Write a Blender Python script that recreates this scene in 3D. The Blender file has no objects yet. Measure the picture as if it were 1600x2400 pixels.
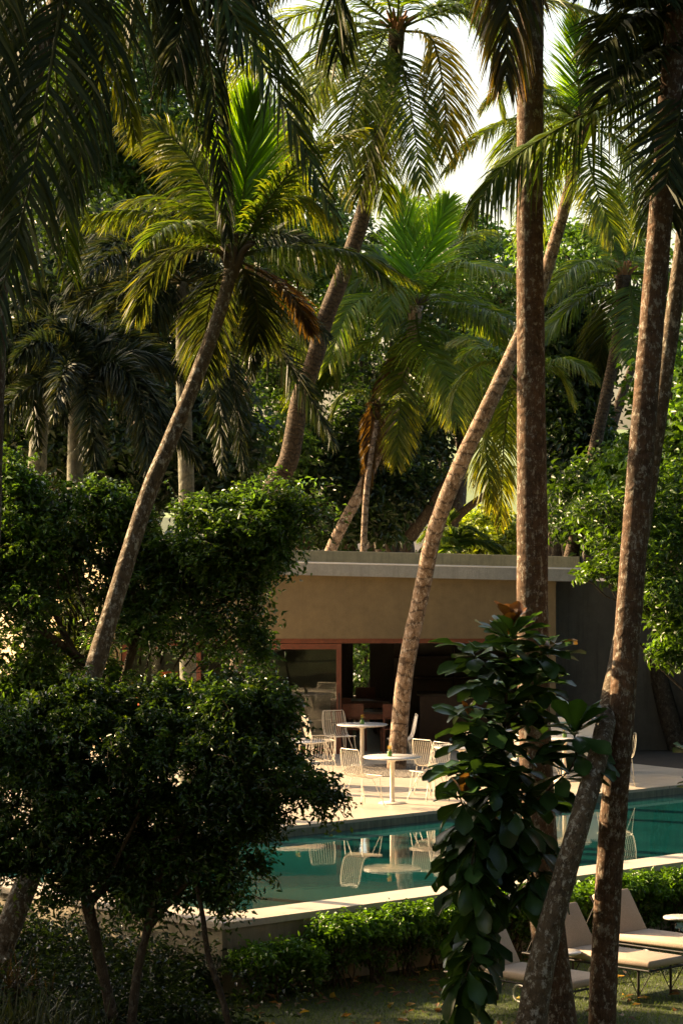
import bpy, math, random
import numpy as np
from mathutils import Vector
SC = bpy.context.scene
COL = SC.collection
R = math.radians
rng = np.random.default_rng(7)
random.seed(7)

# ------------------------------------------------------------------ camera, sky, sun, exposure
FPX, HZ, CH = 6900.0, 1140.0, 5.0          # focal length in photo pixels, horizon row, eye height over the terrace
cam = bpy.data.cameras.new('camera')
cam.sensor_fit = 'HORIZONTAL'; cam.sensor_width = 24.0
cam.lens = 24.0 * FPX / 1600.0
cam.shift_y = -(1200.0 - HZ) / 1600.0
cam.clip_start = 0.5; cam.clip_end = 6000
camo = bpy.data.objects.new('camera', cam); COL.objects.link(camo)
camo.location = (0, 0, CH); camo.rotation_euler = (R(90), 0, 0)
SC.camera = camo

SUN_EL, SUN_AZ = R(23), R(-63)              # azimuth from +Y towards +X
w = bpy.data.worlds.new('World'); SC.world = w; w.use_nodes = True
nt = w.node_tree
sky = nt.nodes.new('ShaderNodeTexSky'); sky.sky_type = 'NISHITA'; sky.sun_disc = False
sky.sun_elevation = SUN_EL; sky.sun_rotation = SUN_AZ
sky.air_density = 1.0; sky.dust_density = 4.0; sky.ozone_density = 1.0
bg = nt.nodes['Background']; bg.inputs['Strength'].default_value = 0.115
nt.links.new(sky.outputs[0], bg.inputs[0])
sl = bpy.data.lights.new('sun', 'SUN'); sl.energy = 5.0; sl.angle = R(0.5); sl.color = (1.0, 0.76, 0.49)
so = bpy.data.objects.new('sun', sl); COL.objects.link(so)
sd = Vector((math.sin(SUN_AZ) * math.cos(SUN_EL), math.cos(SUN_AZ) * math.cos(SUN_EL), math.sin(SUN_EL)))
so.rotation_euler = sd.to_track_quat('Z', 'Y').to_euler(); so.location = (-30, 60, 40)
SC.view_settings.view_transform = 'Standard'; SC.view_settings.look = 'None'
SC.view_settings.gamma = 1.0; SC.view_settings.exposure = 1.9
try:
    SC.view_settings.use_white_balance = True; SC.view_settings.white_balance_temperature = 7400
except Exception:
    pass
SC.render.engine = 'CYCLES'
cy = SC.cycles
cy.max_bounces = 7; cy.diffuse_bounces = 4; cy.glossy_bounces = 3; cy.transmission_bounces = 5
cy.transparent_max_bounces = 6; cy.sample_clamp_indirect = 4.0; cy.caustics_reflective = False; cy.caustics_refractive = False
try:
    cy.use_denoising = True; cy.denoiser = 'OPENIMAGEDENOISE'
except Exception:
    pass

def P(u, v, Y):
    return np.array([(u - 800.0) / FPX * Y, Y, CH - (v - HZ) / FPX * Y])
def fl(u, v, z=0.0):                        # point of the plane z seen at photo pixel u, v
    Y = FPX * (CH - z) / (v - HZ)
    return P(u, v, Y)

# ------------------------------------------------------------------ mesh helpers
class Geo:
    def __init__(s): s.V = []; s.F = []; s.C = []; s.U = []; s.n = 0
    def add(s, V, F, C=None, U=None):
        V = np.asarray(V, float).reshape(-1, 3); F = np.asarray(F, int)
        s.V.append(V); s.F.append(F + s.n)
        s.C.append(np.ones((len(V), 3)) * 0.5 if C is None else np.broadcast_to(np.asarray(C, float), (len(V), 3)))
        s.U.append(np.zeros((len(V), 2)) if U is None else np.asarray(U, float))
        s.n += len(V); return s
    def build(s, name, mat, parent=None, smooth=True, bevel=0):
        V = np.concatenate(s.V); C = np.concatenate(s.C); U = np.concatenate(s.U)
        if parent is not None: V = V - np.array(parent.location)
        me = bpy.data.meshes.new(name)
        tot = np.concatenate([np.full(len(f), f.shape[1]) for f in s.F]); idx = np.concatenate([f.ravel() for f in s.F])
        st = np.concatenate([[0], np.cumsum(tot)[:-1]])
        me.vertices.add(len(V)); me.vertices.foreach_set('co', V.ravel().astype(np.float32))
        me.loops.add(len(idx)); me.loops.foreach_set('vertex_index', idx.astype(np.int32))
        me.polygons.add(len(tot)); me.polygons.foreach_set('loop_start', st.astype(np.int32))
        me.update(calc_edges=True)
        if me.validate(): me.update(calc_edges=True)
        if len(me.loops) == len(idx):
            uv = me.uv_layers.new(name='UVMap'); uv.data.foreach_set('uv', U[idx].ravel().astype(np.float32))
        ca = me.color_attributes.new('Col', 'FLOAT_COLOR', 'POINT')
        ca.data.foreach_set('color', np.concatenate([C, np.ones((len(C), 1))], 1).ravel().astype(np.float32))
        me.polygons.foreach_set('use_smooth', np.full(len(me.polygons), bool(smooth)))
        me.materials.append(mat)
        o = bpy.data.objects.new(name, me); COL.objects.link(o)
        if parent is not None: o.parent = parent
        if bevel:
            m = o.modifiers.new('bevel', 'BEVEL'); m.width = bevel; m.segments = 2; m.limit_method = 'ANGLE'
        return o

def nrm(a):
    a = np.asarray(a, float); return a / np.maximum(np.linalg.norm(a, axis=-1, keepdims=True), 1e-9)
def spline(pts, n):
    p = np.asarray(pts, float)
    if len(p) == 2: return p[0] + (p[1] - p[0]) * np.linspace(0, 1, n)[:, None]
    e = np.vstack([2 * p[0] - p[1], p, 2 * p[-1] - p[-2]])
    d = np.linalg.norm(np.diff(p, axis=0), axis=1); cum = np.concatenate([[0], np.cumsum(d)]) / d.sum()
    t = np.linspace(0, 1, n); k = np.clip(np.searchsorted(cum, t, side='right') - 1, 0, len(p) - 2)
    f = ((t - cum[k]) / (cum[k + 1] - cum[k]))[:, None]
    a, b, c, d_ = e[k], e[k + 1], e[k + 2], e[k + 3]
    return 0.5 * (2 * b + (c - a) * f + (2 * a - 5 * b + 4 * c - d_) * f * f + (-a + 3 * b - 3 * c + d_) * f ** 3)
def tube(g, pts, rad, sides=8, C=None, bump=0.0, cap=True):
    p = np.asarray(pts, float); n = len(p)
    rad = np.broadcast_to(np.asarray(rad, float), (n,))
    T = nrm(np.gradient(p, axis=0))
    ref = np.array([0, 1, 0.0]) if abs(T[0, 1]) < 0.8 else np.array([1.0, 0, 0])
    A = np.zeros((n, 3)); a = nrm(ref - T[0] * ref.dot(T[0]))
    for i in range(n):
        a = nrm(a - T[i] * a.dot(T[i])); A[i] = a
    B = np.cross(T, A)
    th = np.linspace(0, 2 * math.pi, sides + 1)
    rr = rad[:, None] * np.ones((1, sides + 1))
    if bump:
        nz = rng.normal(0, bump, (n, sides + 1)); nz[:, -1] = nz[:, 0]; rr = rr * (1 + nz)
    V = p[:, None] + rr[..., None] * (A[:, None] * np.cos(th)[None, :, None] + B[:, None] * np.sin(th)[None, :, None])
    L = np.concatenate([[0], np.cumsum(np.linalg.norm(np.diff(p, axis=0), axis=1))])
    U = np.stack(np.broadcast_arrays((th * rad.max())[None, :], L[:, None]), -1)
    i, j = np.meshgrid(np.arange(n - 1), np.arange(sides), indexing='ij'); k = i * (sides + 1) + j
    F = np.stack([k, k + 1, k + sides + 2, k + sides + 1], -1).reshape(-1, 4)
    g.add(V.reshape(-1, 3), F, C, U.reshape(-1, 2))
    if cap:
        for q in (0, n - 1):
            ring = V[q, :-1]; f = np.arange(sides)[None, :]
            g.add(ring, f if q else f[:, ::-1], C)
    return g
def box(g, x0, x1, y0, y1, z0, z1, C=None):
    V = [(x, y, z) for z in (z0, z1) for y in (y0, y1) for x in (x0, x1)]
    F = [(0, 2, 3, 1), (4, 5, 7, 6), (0, 1, 5, 4), (2, 6, 7, 3), (0, 4, 6, 2), (1, 3, 7, 5)]
    return g.add(V, F, C)
def prism(g, poly, z0, z1, C=None):
    poly = np.asarray(poly, float); n = len(poly)
    z0 = np.broadcast_to(z0, (n,)); z1 = np.broadcast_to(z1, (n,))
    V = np.vstack([np.c_[poly, z0], np.c_[poly, z1]])
    g.add(V, [[i, (i + 1) % n, n + (i + 1) % n, n + i] for i in range(n)], C)
    g.add(V, [list(range(n, 2 * n))], C); g.add(V, [list(range(n))[::-1]], C)
    return g
def lathe(g, prof, n=32, at=(0, 0, 0), C=None):
    prof = np.asarray(prof, float); th = np.linspace(0, 2 * math.pi, n, endpoint=False); m = len(prof)
    V = np.stack([prof[:, None, 0] * np.cos(th), prof[:, None, 0] * np.sin(th), np.repeat(prof[:, 1:2], n, 1)], -1).reshape(-1, 3) + np.array(at)
    F = [[i * n + j, i * n + (j + 1) % n, (i + 1) * n + (j + 1) % n, (i + 1) * n + j] for i in range(m - 1) for j in range(n)]
    return g.add(V, F, C)

def tag(o, label=None, cat=None, group=None, kind=None):
    if label: o['label'] = label
    if cat: o['category'] = cat
    if group: o['group'] = group
    if kind: o['kind'] = kind
    return o
def thing(name, loc, label, cat, group=None, rz=0):
    o = bpy.data.objects.new(name, None); COL.objects.link(o)
    o.empty_display_size = 0.2
    o.location = tuple(float(q) for q in loc); o.rotation_euler = (0, 0, rz)
    return tag(o, label, cat, group)
def copy_tree(o, parent=None):
    c = o.copy(); COL.objects.link(c)
    if parent is not None: c.parent = parent
    for ch in [x for x in COL.objects if x.parent == o]: copy_tree(ch, c)
    return c

# ------------------------------------------------------------------ materials
def newmat(name):
    m = bpy.data.materials.new(name); m.use_nodes = True
    n = m.node_tree.nodes; return m, n, m.node_tree.links, n['Principled BSDF']
def node(n, t, **kw):
    x = n.new(t)
    for k, v in kw.items():
        if k in x.inputs.keys(): x.inputs[k].default_value = v
        else: setattr(x, k, v)
    return x
def mixc(n, l, fac, a, b, mode='MIX'):
    m = n.new('ShaderNodeMix'); m.data_type = 'RGBA'; m.blend_type = mode
    for s, v in ((0, fac), (6, a), (7, b)):
        if hasattr(v, 'is_linked') or isinstance(v, bpy.types.NodeSocket): l.new(v, m.inputs[s])
        else: m.inputs[s].default_value = v if s == 0 else (*v, 1)
    return m.outputs[2]
def ramp(n, l, src, stops):
    r = n.new('ShaderNodeValToRGB'); e = r.color_ramp.elements
    e[0].position, e[0].color = stops[0][0], (*stops[0][1], 1); e[1].position, e[1].color = stops[-1][0], (*stops[-1][1], 1)
    for p, c in stops[1:-1]:
        q = e.new(p); q.color = (*c, 1)
    l.new(src, r.inputs[0]); return r.outputs[0]
def g3(x): return (x, x, x)
def coord(n, l, kind='Object', scale=(1, 1, 1)):
    tc = n.new('ShaderNodeTexCoord'); mp = n.new('ShaderNodeMapping'); mp.inputs['Scale'].default_value = scale
    l.new(tc.outputs[kind], mp.inputs[0]); return mp.outputs[0]
def noise(n, l, co, scale, detail=5, rough=0.6):
    x = node(n, 'ShaderNodeTexNoise', Scale=scale, Detail=detail, Roughness=rough); l.new(co, x.inputs['Vector']); return x.outputs['Fac']
def bumpto(n, l, b, src, strength=0.3, dist=0.02):
    bp = node(n, 'ShaderNodeBump', Strength=strength, Distance=dist); l.new(src, bp.inputs['Height']); l.new(bp.outputs[0], b.inputs['Normal'])

def leaf_mat(name, rough=0.4, trans=0.4, boost=(1.5, 1.35, 0.5), spec=0.5):
    m, n, l, b = newmat(name)
    at = n.new('ShaderNodeAttribute'); at.attribute_name = 'Col'
    l.new(at.outputs['Color'], b.inputs['Base Color'])
    b.inputs['Roughness'].default_value = rough; b.inputs['Specular IOR Level'].default_value = spec
    tr = n.new('ShaderNodeBsdfTranslucent'); l.new(mixc(n, l, 1.0, at.outputs['Color'], boost, 'MULTIPLY'), tr.inputs[0])
    mx = n.new('ShaderNodeMixShader'); mx.inputs[0].default_value = trans
    l.new(b.outputs[0], mx.inputs[1]); l.new(tr.outputs[0], mx.inputs[2])
    l.new(mx.outputs[0], n['Material Output'].inputs[0]); return m
def concrete(name, c1, c2, scale=1.0, stain=0.5, rough=0.75, bump=0.25):
    m, n, l, b = newmat(name)
    co = coord(n, l)
    f = noise(n, l, co, 1.1 * scale, 7, 0.65); f2 = noise(n, l, coord(n, l, 'Object', (3, 3, .22)), 2.6 * scale, 7, .75); f3 = noise(n, l, co, 55 * scale, 3)
    a = mixc(n, l, ramp(n, l, f, [(.3, g3(0)), (.7, g3(1))]), c1, c2)
    st = ramp(n, l, f2, [(.5, g3(0)), (.75, g3(stain))])
    a = mixc(n, l, st, a, tuple(x * .35 for x in c2))
    f5 = noise(n, l, co, 5 * scale, 8, .75); a = mixc(n, l, ramp(n, l, f5, [(.35, g3(.45)), (.58, g3(0))]), a, tuple(x * .62 for x in c2))
    a = mixc(n, l, ramp(n, l, f3, [(.35, g3(.5)), (.6, g3(0))]), a, tuple(x * .6 for x in c1))
    l.new(a, b.inputs['Base Color']); b.inputs['Roughness'].default_value = rough
    bumpto(n, l, b, f3, bump, .01); return m
def bark(name, dark, mid, light, ring=9.0, lichen=0.5, ringamt=.6, blotch=.8):
    m, n, l, b = newmat(name)
    uv = coord(n, l, 'UV'); ob = coord(n, l)
    wv = node(n, 'ShaderNodeTexWave', Scale=ring / 6.28 * 2, Distortion=9.0, Detail=4.0); wv.bands_direction = 'Y'; wv.inputs['Detail Scale'].default_value = 1.6; l.new(uv, wv.inputs['Vector'])
    f = noise(n, l, ob, 2.2, 7, .75); f2 = noise(n, l, coord(n, l, 'Object', (1.3, 1.3, .8)), 14, 7, .78); f3 = noise(n, l, coord(n, l, 'UV', (7, 1.1, 1)), 7, 6, .75); f4 = noise(n, l, coord(n, l, 'Object', (1, 1, .6)), 17, 5, .75)
    a = mixc(n, l, ramp(n, l, f, [(.35, g3(0)), (.65, g3(1))]), dark, mid)
    a = mixc(n, l, ramp(n, l, f3, [(.45, g3(0)), (.68, g3(.65))]), a, tuple(x * .4 for x in dark))
    a = mixc(n, l, ramp(n, l, f4, [(.53, g3(0)), (.62, g3(blotch))]), a, tuple(x * .45 for x in dark))
    rg = ramp(n, l, wv.outputs['Fac'], [(.0, g3(ringamt)), (.25, g3(0))])
    a = mixc(n, l, rg, a, tuple(x * .35 for x in dark))
    li = ramp(n, l, f2, [(.53, g3(0)), (.595, g3(lichen))])
    a = mixc(n, l, li, a, light)
    l.new(a, b.inputs['Base Color']); b.inputs['Roughness'].default_value = .88; b.inputs['Specular IOR Level'].default_value = .2
    hs = n.new('ShaderNodeMath'); hs.operation = 'ADD'; l.new(wv.outputs['Fac'], hs.inputs[0]); l.new(f3, hs.inputs[1])
    bumpto(n, l, b, hs.outputs[0], .45, .02); return m
def plain(name, c, rough=.5, metal=0.0, var=.25, scale=8):
    m, n, l, b = newmat(name)
    f = noise(n, l, coord(n, l), scale, 5)
    l.new(mixc(n, l, ramp(n, l, f, [(.3, g3(0)), (.7, g3(1))]), tuple(x * (1 - var) for x in c), c), b.inputs['Base Color'])
    b.inputs['Roughness'].default_value = rough; b.inputs['Metallic'].default_value = metal
    return m

M = {}
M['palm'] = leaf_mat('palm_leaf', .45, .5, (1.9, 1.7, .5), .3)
M['palm_dark'] = leaf_mat('shaded_palm_leaf', .55, .2, (1.6, 1.6, .5), .18)  # palm leaf copy for silhouetted foreground crowns, shade put into the material
M['fox'] = leaf_mat('foxtail_leaf', .5, .2, spec=.25)
M['leaf'] = leaf_mat('broad_leaf', .4, .42)
M['ficus'] = leaf_mat('ficus_leaf', .28, .35)
M['bigleaf'] = leaf_mat('glossy_big_leaf', .3, .28, spec=.35)
M['grass'] = leaf_mat('grass_blade', .5, .35)
M['bark_red'] = bark('palm_bark_red', (.08, .052, .034), (.165, .092, .052), (.36, .33, .27), 7, .8, .2, .6)
M['bark_grey'] = bark('palm_bark_lichen', (.10, .075, .05), (.17, .125, .08), (.40, .38, .32), 7, .95, .3)
M['bark_pale'] = bark('palm_bark_pale', (.17, .11, .07), (.36, .25, .17), (.54, .46, .38), 4.5, .65, .9, .95)
M['bark_brown'] = bark('palm_bark_brown', (.065, .046, .03), (.12, .082, .052), (.2, .17, .13), 12, .3, .8)
M['bark_tree'] = bark('tree_bark', (.045, .033, .022), (.09, .065, .042), (.20, .18, .14), 2, .4, .1)
M['foxbark'] = bark('foxtail_trunk_bark', (.12, .12, .09), (.19, .18, .13), (.3, .29, .23), 5, .3, .4)
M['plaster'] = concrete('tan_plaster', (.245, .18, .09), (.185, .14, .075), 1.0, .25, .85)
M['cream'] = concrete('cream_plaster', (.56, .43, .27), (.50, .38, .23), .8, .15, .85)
M['fascia'] = concrete('grey_concrete_fascia', (.36, .365, .34), (.27, .28, .26), 1.2, .7)
M['upstand'] = concrete('roof_upstand_concrete', (.66, .50, .27), (.52, .39, .20), 1.4, .75)
M['darkwall'] = concrete('weathered_dark_wall', (.17, .15, .125), (.10, .09, .075), .9, .9)
M['poolwall'] = concrete('pool_wall_concrete', (.36, .31, .22), (.26, .215, .14), 1.2, .85)
M['coping'] = concrete('pale_coping', (.62, .55, .46), (.54, .47, .38), 1.5, .2, .6, .1)
M['intwall'] = concrete('interior_plaster', (.52, .50, .44), (.45, .43, .38), .8, .1)
M['redwood'] = plain('red_timber', (.20, .055, .026), .45, 0, .4, 14)
M['darkwood'] = plain('dark_timber', (.075, .035, .022), .4, 0, .4, 12)
M['white'] = plain('cream_powder_coat', (.78, .70, .58), .35, 0, .06)
M['linen'] = plain('white_linen', (.75, .74, .72), .8, 0, .05)
M['darkmetal'] = plain('dark_metal', (.035, .03, .028), .45, .3, .3)
M['orange'] = plain('orange_fabric', (.75, .13, .02), .7, 0, .15)
M['soil'] = concrete('dark_soil', (.05, .035, .022), (.03, .022, .014), 2, .4, .95)

m, n, l, b = newmat('marble_top'); M['marble'] = m
wv = node(n, 'ShaderNodeTexNoise', Scale=6.0, Detail=8.0, Distortion=2.5); l.new(coord(n, l), wv.inputs['Vector'])
l.new(ramp(n, l, wv.outputs['Fac'], [(.42, (.74, .70, .64)), (.5, (.5, .47, .45)), (.56, (.76, .72, .67))]), b.inputs['Base Color']); b.inputs['Roughness'].default_value = .2
m, n, l, b = newmat('terrace_floor'); M['floor'] = m
co = coord(n, l); f = noise(n, l, co, .8, 7, .65); f2 = noise(n, l, co, 30, 3)
a = mixc(n, l, ramp(n, l, f, [(.3, g3(0)), (.7, g3(1))]), (.50, .42, .33), (.60, .52, .42))
mp = node(n, 'ShaderNodeMapping'); mp.inputs['Rotation'].default_value = (0, 0, R(-43)); tc = n.new('ShaderNodeTexCoord'); l.new(tc.outputs['Object'], mp.inputs[0])
br = node(n, 'ShaderNodeTexBrick', Scale=1.0); br.offset = 0; br.inputs['Mortar Size'].default_value = .006; br.inputs['Brick Width'].default_value = 1.5; br.inputs['Row Height'].default_value = 1.5
l.new(mp.outputs[0], br.inputs['Vector'])
a = mixc(n, l, br.outputs['Fac'], a, (.2, .17, .13)); a = mixc(n, l, ramp(n, l, f2, [(.35, g3(.25)), (.6, g3(0))]), a, (.3, .25, .18))
l.new(a, b.inputs['Base Color']); b.inputs['Roughness'].default_value = .38
m, n, l, b = newmat('pool_water'); M['water'] = m
co = coord(n, l, 'Object', (1, 1, 1)); f = noise(n, l, co, .5, 4)
l.new(ramp(n, l, f, [(.3, (.002, .034, .034)), (.7, (.003, .060, .056))]), b.inputs['Base Color'])
b.inputs['Roughness'].default_value = .015; b.inputs['IOR'].default_value = 1.33
wv = noise(n, l, coord(n, l, 'Object', (1.0, 1.0, 1)), 4.0, 4, .55); bumpto(n, l, b, wv, .03, .02)
m, n, l, b = newmat('pool_tile'); M['tile'] = m
co = coord(n, l, 'Object', (1, 1, 1)); f = noise(n, l, coord(n, l, 'Object', (6, 6, .6)), 2.5, 5, .7)
l.new(ramp(n, l, f, [(.35, (.07, .10, .075)), (.65, (.20, .22, .16))]), b.inputs['Base Color']); b.inputs['Roughness'].default_value = .4
m, n, l, b = newmat('lawn_ground'); M['lawn'] = m
co = coord(n, l); f = noise(n, l, co, 1.2, 7, .7); f2 = noise(n, l, co, 35, 3)
a = ramp(n, l, f, [(.3, (.032, .06, .008)), (.55, (.045, .07, .010)), (.75, (.07, .05, .022))])
l.new(mixc(n, l, ramp(n, l, f2, [(.4, g3(.6)), (.6, g3(0))]), a, (.02, .02, .008)), b.inputs['Base Color']); b.inputs['Roughness'].default_value = .95; bumpto(n, l, b, f2, .5, .03)
m, n, l, b = newmat('gravel_bed'); M['gravel'] = m
vo = node(n, 'ShaderNodeTexVoronoi', Scale=28.0); l.new(coord(n, l), vo.inputs['Vector'])
l.new(ramp(n, l, vo.outputs['Distance'], [(.1, (.42, .37, .3)), (.6, (.1, .08, .06))]), b.inputs['Base Color']); b.inputs['Roughness'].default_value = .9; bumpto(n, l, b, vo.outputs['Distance'], .8, .03)
m, n, l, b = newmat('hill_green'); M['hill'] = m
f = noise(n, l, coord(n, l), .05, 8, .7); l.new(ramp(n, l, f, [(.3, (.10, .15, .06)), (.7, (.22, .28, .11))]), b.inputs['Base Color']); b.inputs['Roughness'].default_value = 1
m, n, l, b = newmat('lounger_fabric'); M['fabric'] = m
co = coord(n, l); f = noise(n, l, co, 90, 2); f2 = noise(n, l, co, 3, 4)
a = mixc(n, l, ramp(n, l, f2, [(.3, g3(0)), (.7, g3(1))]), (.54, .42, .32), (.62, .49, .38)); l.new(mixc(n, l, ramp(n, l, f, [(.4, g3(.4)), (.6, g3(0))]), a, (.36, .27, .20)), b.inputs['Base Color']); b.inputs['Roughness'].default_value = .9; bumpto(n, l, b, f, .3, .004)
m, n, l, b = newmat('clear_glass'); M['glass'] = m
b.inputs['Base Color'].default_value = (.8, .86, .82, 1); b.inputs['Transmission Weight'].default_value = 1; b.inputs['Roughness'].default_value = .0; b.inputs['IOR'].default_value = 1.45
M['vase'] = plain('green_glass', (.12, .25, .05), .1, 0, .2); M['petal'] = plain('yellow_petal', (.85, .52, .03), .6, 0, .2, 40)
M['coconut'] = plain('dry_husk', (.33, .15, .05), .8, 0, .5, 20); M['husk'] = plain('leaf_base_fibre', (.10, .065, .03), .85, 0, .5, 20)

# ------------------------------------------------------------------ ground, pool, terrace
dP = nrm(np.array([.73, .683])); dL = np.array([-dP[1], dP[0]])        # along the pool / across it
c0 = fl(520, 2165, -.12)[:2]                                           # outer corner of the coping
tE = np.array([0.0, 44.0]); PW = float((tE - c0) @ dL)                 # pool width to the terrace edge
PL = 34.0
def pp(a, b_): return c0 + dP * a + dL * b_
g = Geo(); g.add([(-3000, -60, -1), (3000, -60, -1), (3000, 5500, -1), (-3000, 5500, -1)], [[0, 1, 2, 3]])
tag(g.build('ground', M['lawn'], smooth=False), 'dark green lawn with bare patches in front of the pool', 'lawn', kind='structure')
# terrace slab (polygon: pool edge -> far right edge -> back -> left)
tr0 = fl(1600, 1826)[:2]; tdir = nrm(np.array([-.45, .9]))
g = Geo(); k = (tr0 - pp(0, PW)) @ dP
poly = [pp(-14, PW), pp(k + 1.2, PW), tr0 + tdir * 6.2, (3.6, 80), (-40, 80), (-40, 40)]
prism(g, poly, -1.2, 0.0)
tag(g.build('terrace', M['floor'], smooth=False, bevel=.012), 'pale stone paved terrace along the pool and cafe', 'terrace', kind='structure')
g = Geo(); prism(g, [pp(k + 1.2, PW), pp(60, PW), (60, 95), (3.6, 95), tr0 + tdir * 6.2], -1.2, -.03)
tag(g.build('garden_soil', M['soil'], smooth=False), 'dark planted soil bed beyond the end of the terrace', 'soil', kind='structure')
g = Geo(); prism(g, [(-60, 81), (60, 96), (60, 300), (-60, 300)], -1.2, -.2)
tag(g.build('forest_ground', M['soil'], smooth=False), 'dark leafy ground under the trees behind the cafe', 'ground', kind='structure')
# pool: wall, coping, water, far tiled face
CW = .62
pool = thing('swimming_pool', (*c0, -1), 'raised teal swimming pool with pale coping and concrete outer wall', 'pool')
g = Geo(); prism(g, [pp(.03, .03), pp(PL, .03), pp(PL, .4), pp(.4, .4), pp(.4, PW + 6), pp(.03, PW + 6)], -1.05, -.20)
g.build('outer_wall', M['poolwall'], pool, smooth=False)
g = Geo(); prism(g, [pp(0, 0), pp(PL, 0), pp(PL, CW), pp(CW, CW), pp(CW, PW + 6), pp(0, PW + 6)], -.198, -.12)
g.build('coping', M['coping'], pool, smooth=False, bevel=.012)
g = Geo(); prism(g, [pp(.42, PW - .025), pp(PL, PW - .025), pp(PL, PW - .004), pp(.42, PW - .004)], -1.0, -.045)
g.build('tiled_face', M['tile'], pool, smooth=False)
g = Geo(); q = pp(5.6, PW - .03); prism(g, [q, q + dP * .17, q + dP * .17 - dL * .012, q - dL * .012], -.115, -.06); g.build('skimmer_opening', M['darkmetal'], pool, smooth=False)
g = Geo(); A = [pp(.41, .41), pp(PL, .41), pp(PL, PW - .02), pp(.41, PW - .02)]
g.add([(*a_, -.15) for a_ in A], [[0, 1, 2, 3]])
tag(g.build('pool_water', M['water'], smooth=False), 'still teal pool water mirroring the white chairs', 'water', kind='structure')
# gravel bed round the leaning palm
TB = fl(928, 1806)
g = Geo(); th = np.linspace(0, 2 * math.pi, 28, endpoint=False)
rr = 1 + rng.normal(0, .05, 28); prism(g, np.c_[TB[0] + .1 + 1.05 * rr * np.cos(th), TB[1] - .1 + 1.25 * rr * np.sin(th)], -.05, .012)
tag(g.build('gravel_bed', M['gravel'], smooth=False), 'ring of pale gravel round the leaning palm on the terrace', 'gravel', kind='structure')
# far hill
g = Geo(); xs = np.linspace(-400, 400, 60)
top = 5 + 10 * np.sin(xs * .008 + .4) + 6 * np.sin(xs * .021 + 1) + rng.normal(0, .8, 60)
g.add(np.vstack([np.c_[xs, np.full(60, 560.), np.full(60, -2.)], np.c_[xs, np.full(60, 640.), top], np.c_[xs, np.full(60, 800.), np.full(60, -2.)]]),
      [[r_ * 60 + i, r_ * 60 + i + 1, (r_ + 1) * 60 + i + 1, (r_ + 1) * 60 + i] for r_ in range(2) for i in range(59)])
tag(g.build('hills', M['hill']), 'pale green wooded hill far behind the palms', 'hill', kind='structure')

# ------------------------------------------------------------------ cafe building
YW = 54.8
def bx(u): return (u - 800) / FPX * YW
def bz(v, Y=YW): return CH - (v - HZ) / FPX * Y
xl, xr = bx(255), bx(1302)
cafe = thing('cafe_pavilion', (0, YW, 0), 'flat roofed concrete cafe pavilion with red timber sliding doors', 'building')
def slp(x, z): return z - (x - bx(650)) * .0235          # the roof falls gently to the right
zl = bz(1497)
g = Geo(); zt0, zt1 = slp(xl, bz(1346)), slp(xr, bz(1346))
prism(g, [(xl, YW), (xr, YW), (xr, YW + .3), (xl, YW + .3)], zl, [zt0, zt1, zt1, zt0])
box(g, bx(1284), xr, YW + .004, YW + .296, 0, zl - .002); box(g, xl, bx(283), YW + .004, YW + .296, 0, zl - .002)
g.build('wall', M['plaster'], cafe, smooth=False)
xf0, xf1 = bx(225), bx(1372)
g = Geo(); a0, a1 = slp(xf0, bz(1316)), slp(xf1, bz(1316)); b0, b1 = slp(xf0, bz(1346)) + .0, slp(xf1, bz(1346))
prism(g, [(xf0, YW - .16), (xf1, YW - .16), (xf1, YW + 9.5), (xf0, YW + 9.5)], [b0, b1, b1, b0], [a0, a1, a1, a0])
g.build('roof', M['fascia'], cafe, smooth=False, bevel=.01)
g = Geo(); u0, u1 = slp(xf0, bz(1290)), slp(bx(1362), bz(1290)); xu = bx(1362); a2 = slp(xu, bz(1316))
prism(g, [(xf0, YW + .45), (xu, YW + .45), (xu, YW + .65), (xf0, YW + .65)], [a0, a2, a2, a0], [u0, u1, u1, u0])
g.build('roof_upstand', M['upstand'], cafe, smooth=False, bevel=.012)
g = Geo(); prism(g, [(xf0, YW - .166), (xf1, YW - .166), (xf1, YW - .12), (xf0, YW - .12)], [a0 - .016, a1 - .016, a1 - .016, a0 - .016], [a0 + .012, a1 + .012, a1 + .012, a0 + .012]); g.build('roof_edge_strip', M['linen'], cafe, smooth=False)  # thin white strip drawing the pale line along the fascia top
# interior shell
g = Geo(); BY = YW + 8.3; wx0, wx1 = (818 - 800) / FPX * BY, (880 - 800) / FPX * BY
zs = CH - (1632 - HZ) / FPX * BY
box(g, xl, wx0, BY, BY + .2, 0, 3.3); box(g, wx1, xr, BY, BY + .2, 0, 3.3); box(g, wx0, wx1, BY + .002, BY + .198, 0, zs); box(g, wx0, wx1, BY + .002, BY + .198, 2.6, 3.3)
g.build('back_wall', M['intwall'], cafe, smooth=False)
g = Geo(); box(g, xr - .2, xr - .002, YW + .302, BY - .002, 0, 3.28); box(g, xl + .002, xl + .2, YW + .302, BY - .002, 0, 3.28)
g.build('side_wall', M['darkwall'], cafe, smooth=False)
g = Geo(); px_ = bx(905); box(g, px_ - .25, px_ + .25, BY - 2.4, BY - 2.0, 0, 3.28); g.build('pillar', M['darkwall'], cafe, smooth=False)
g = Geo(); px_ = bx(812); box(g, px_ - .15, px_ + .15, BY - 1.4, BY - 1.1, 0, 3.28); g.build('pillar', M['darkwall'], cafe, smooth=False)
# pale partition seen behind the left glass
g = Geo(); box(g, xl + .25, bx(640), YW + 4.6, YW + 4.75, 0, 1.85); g.build('partition', M['intwall'], cafe, smooth=False)
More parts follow.
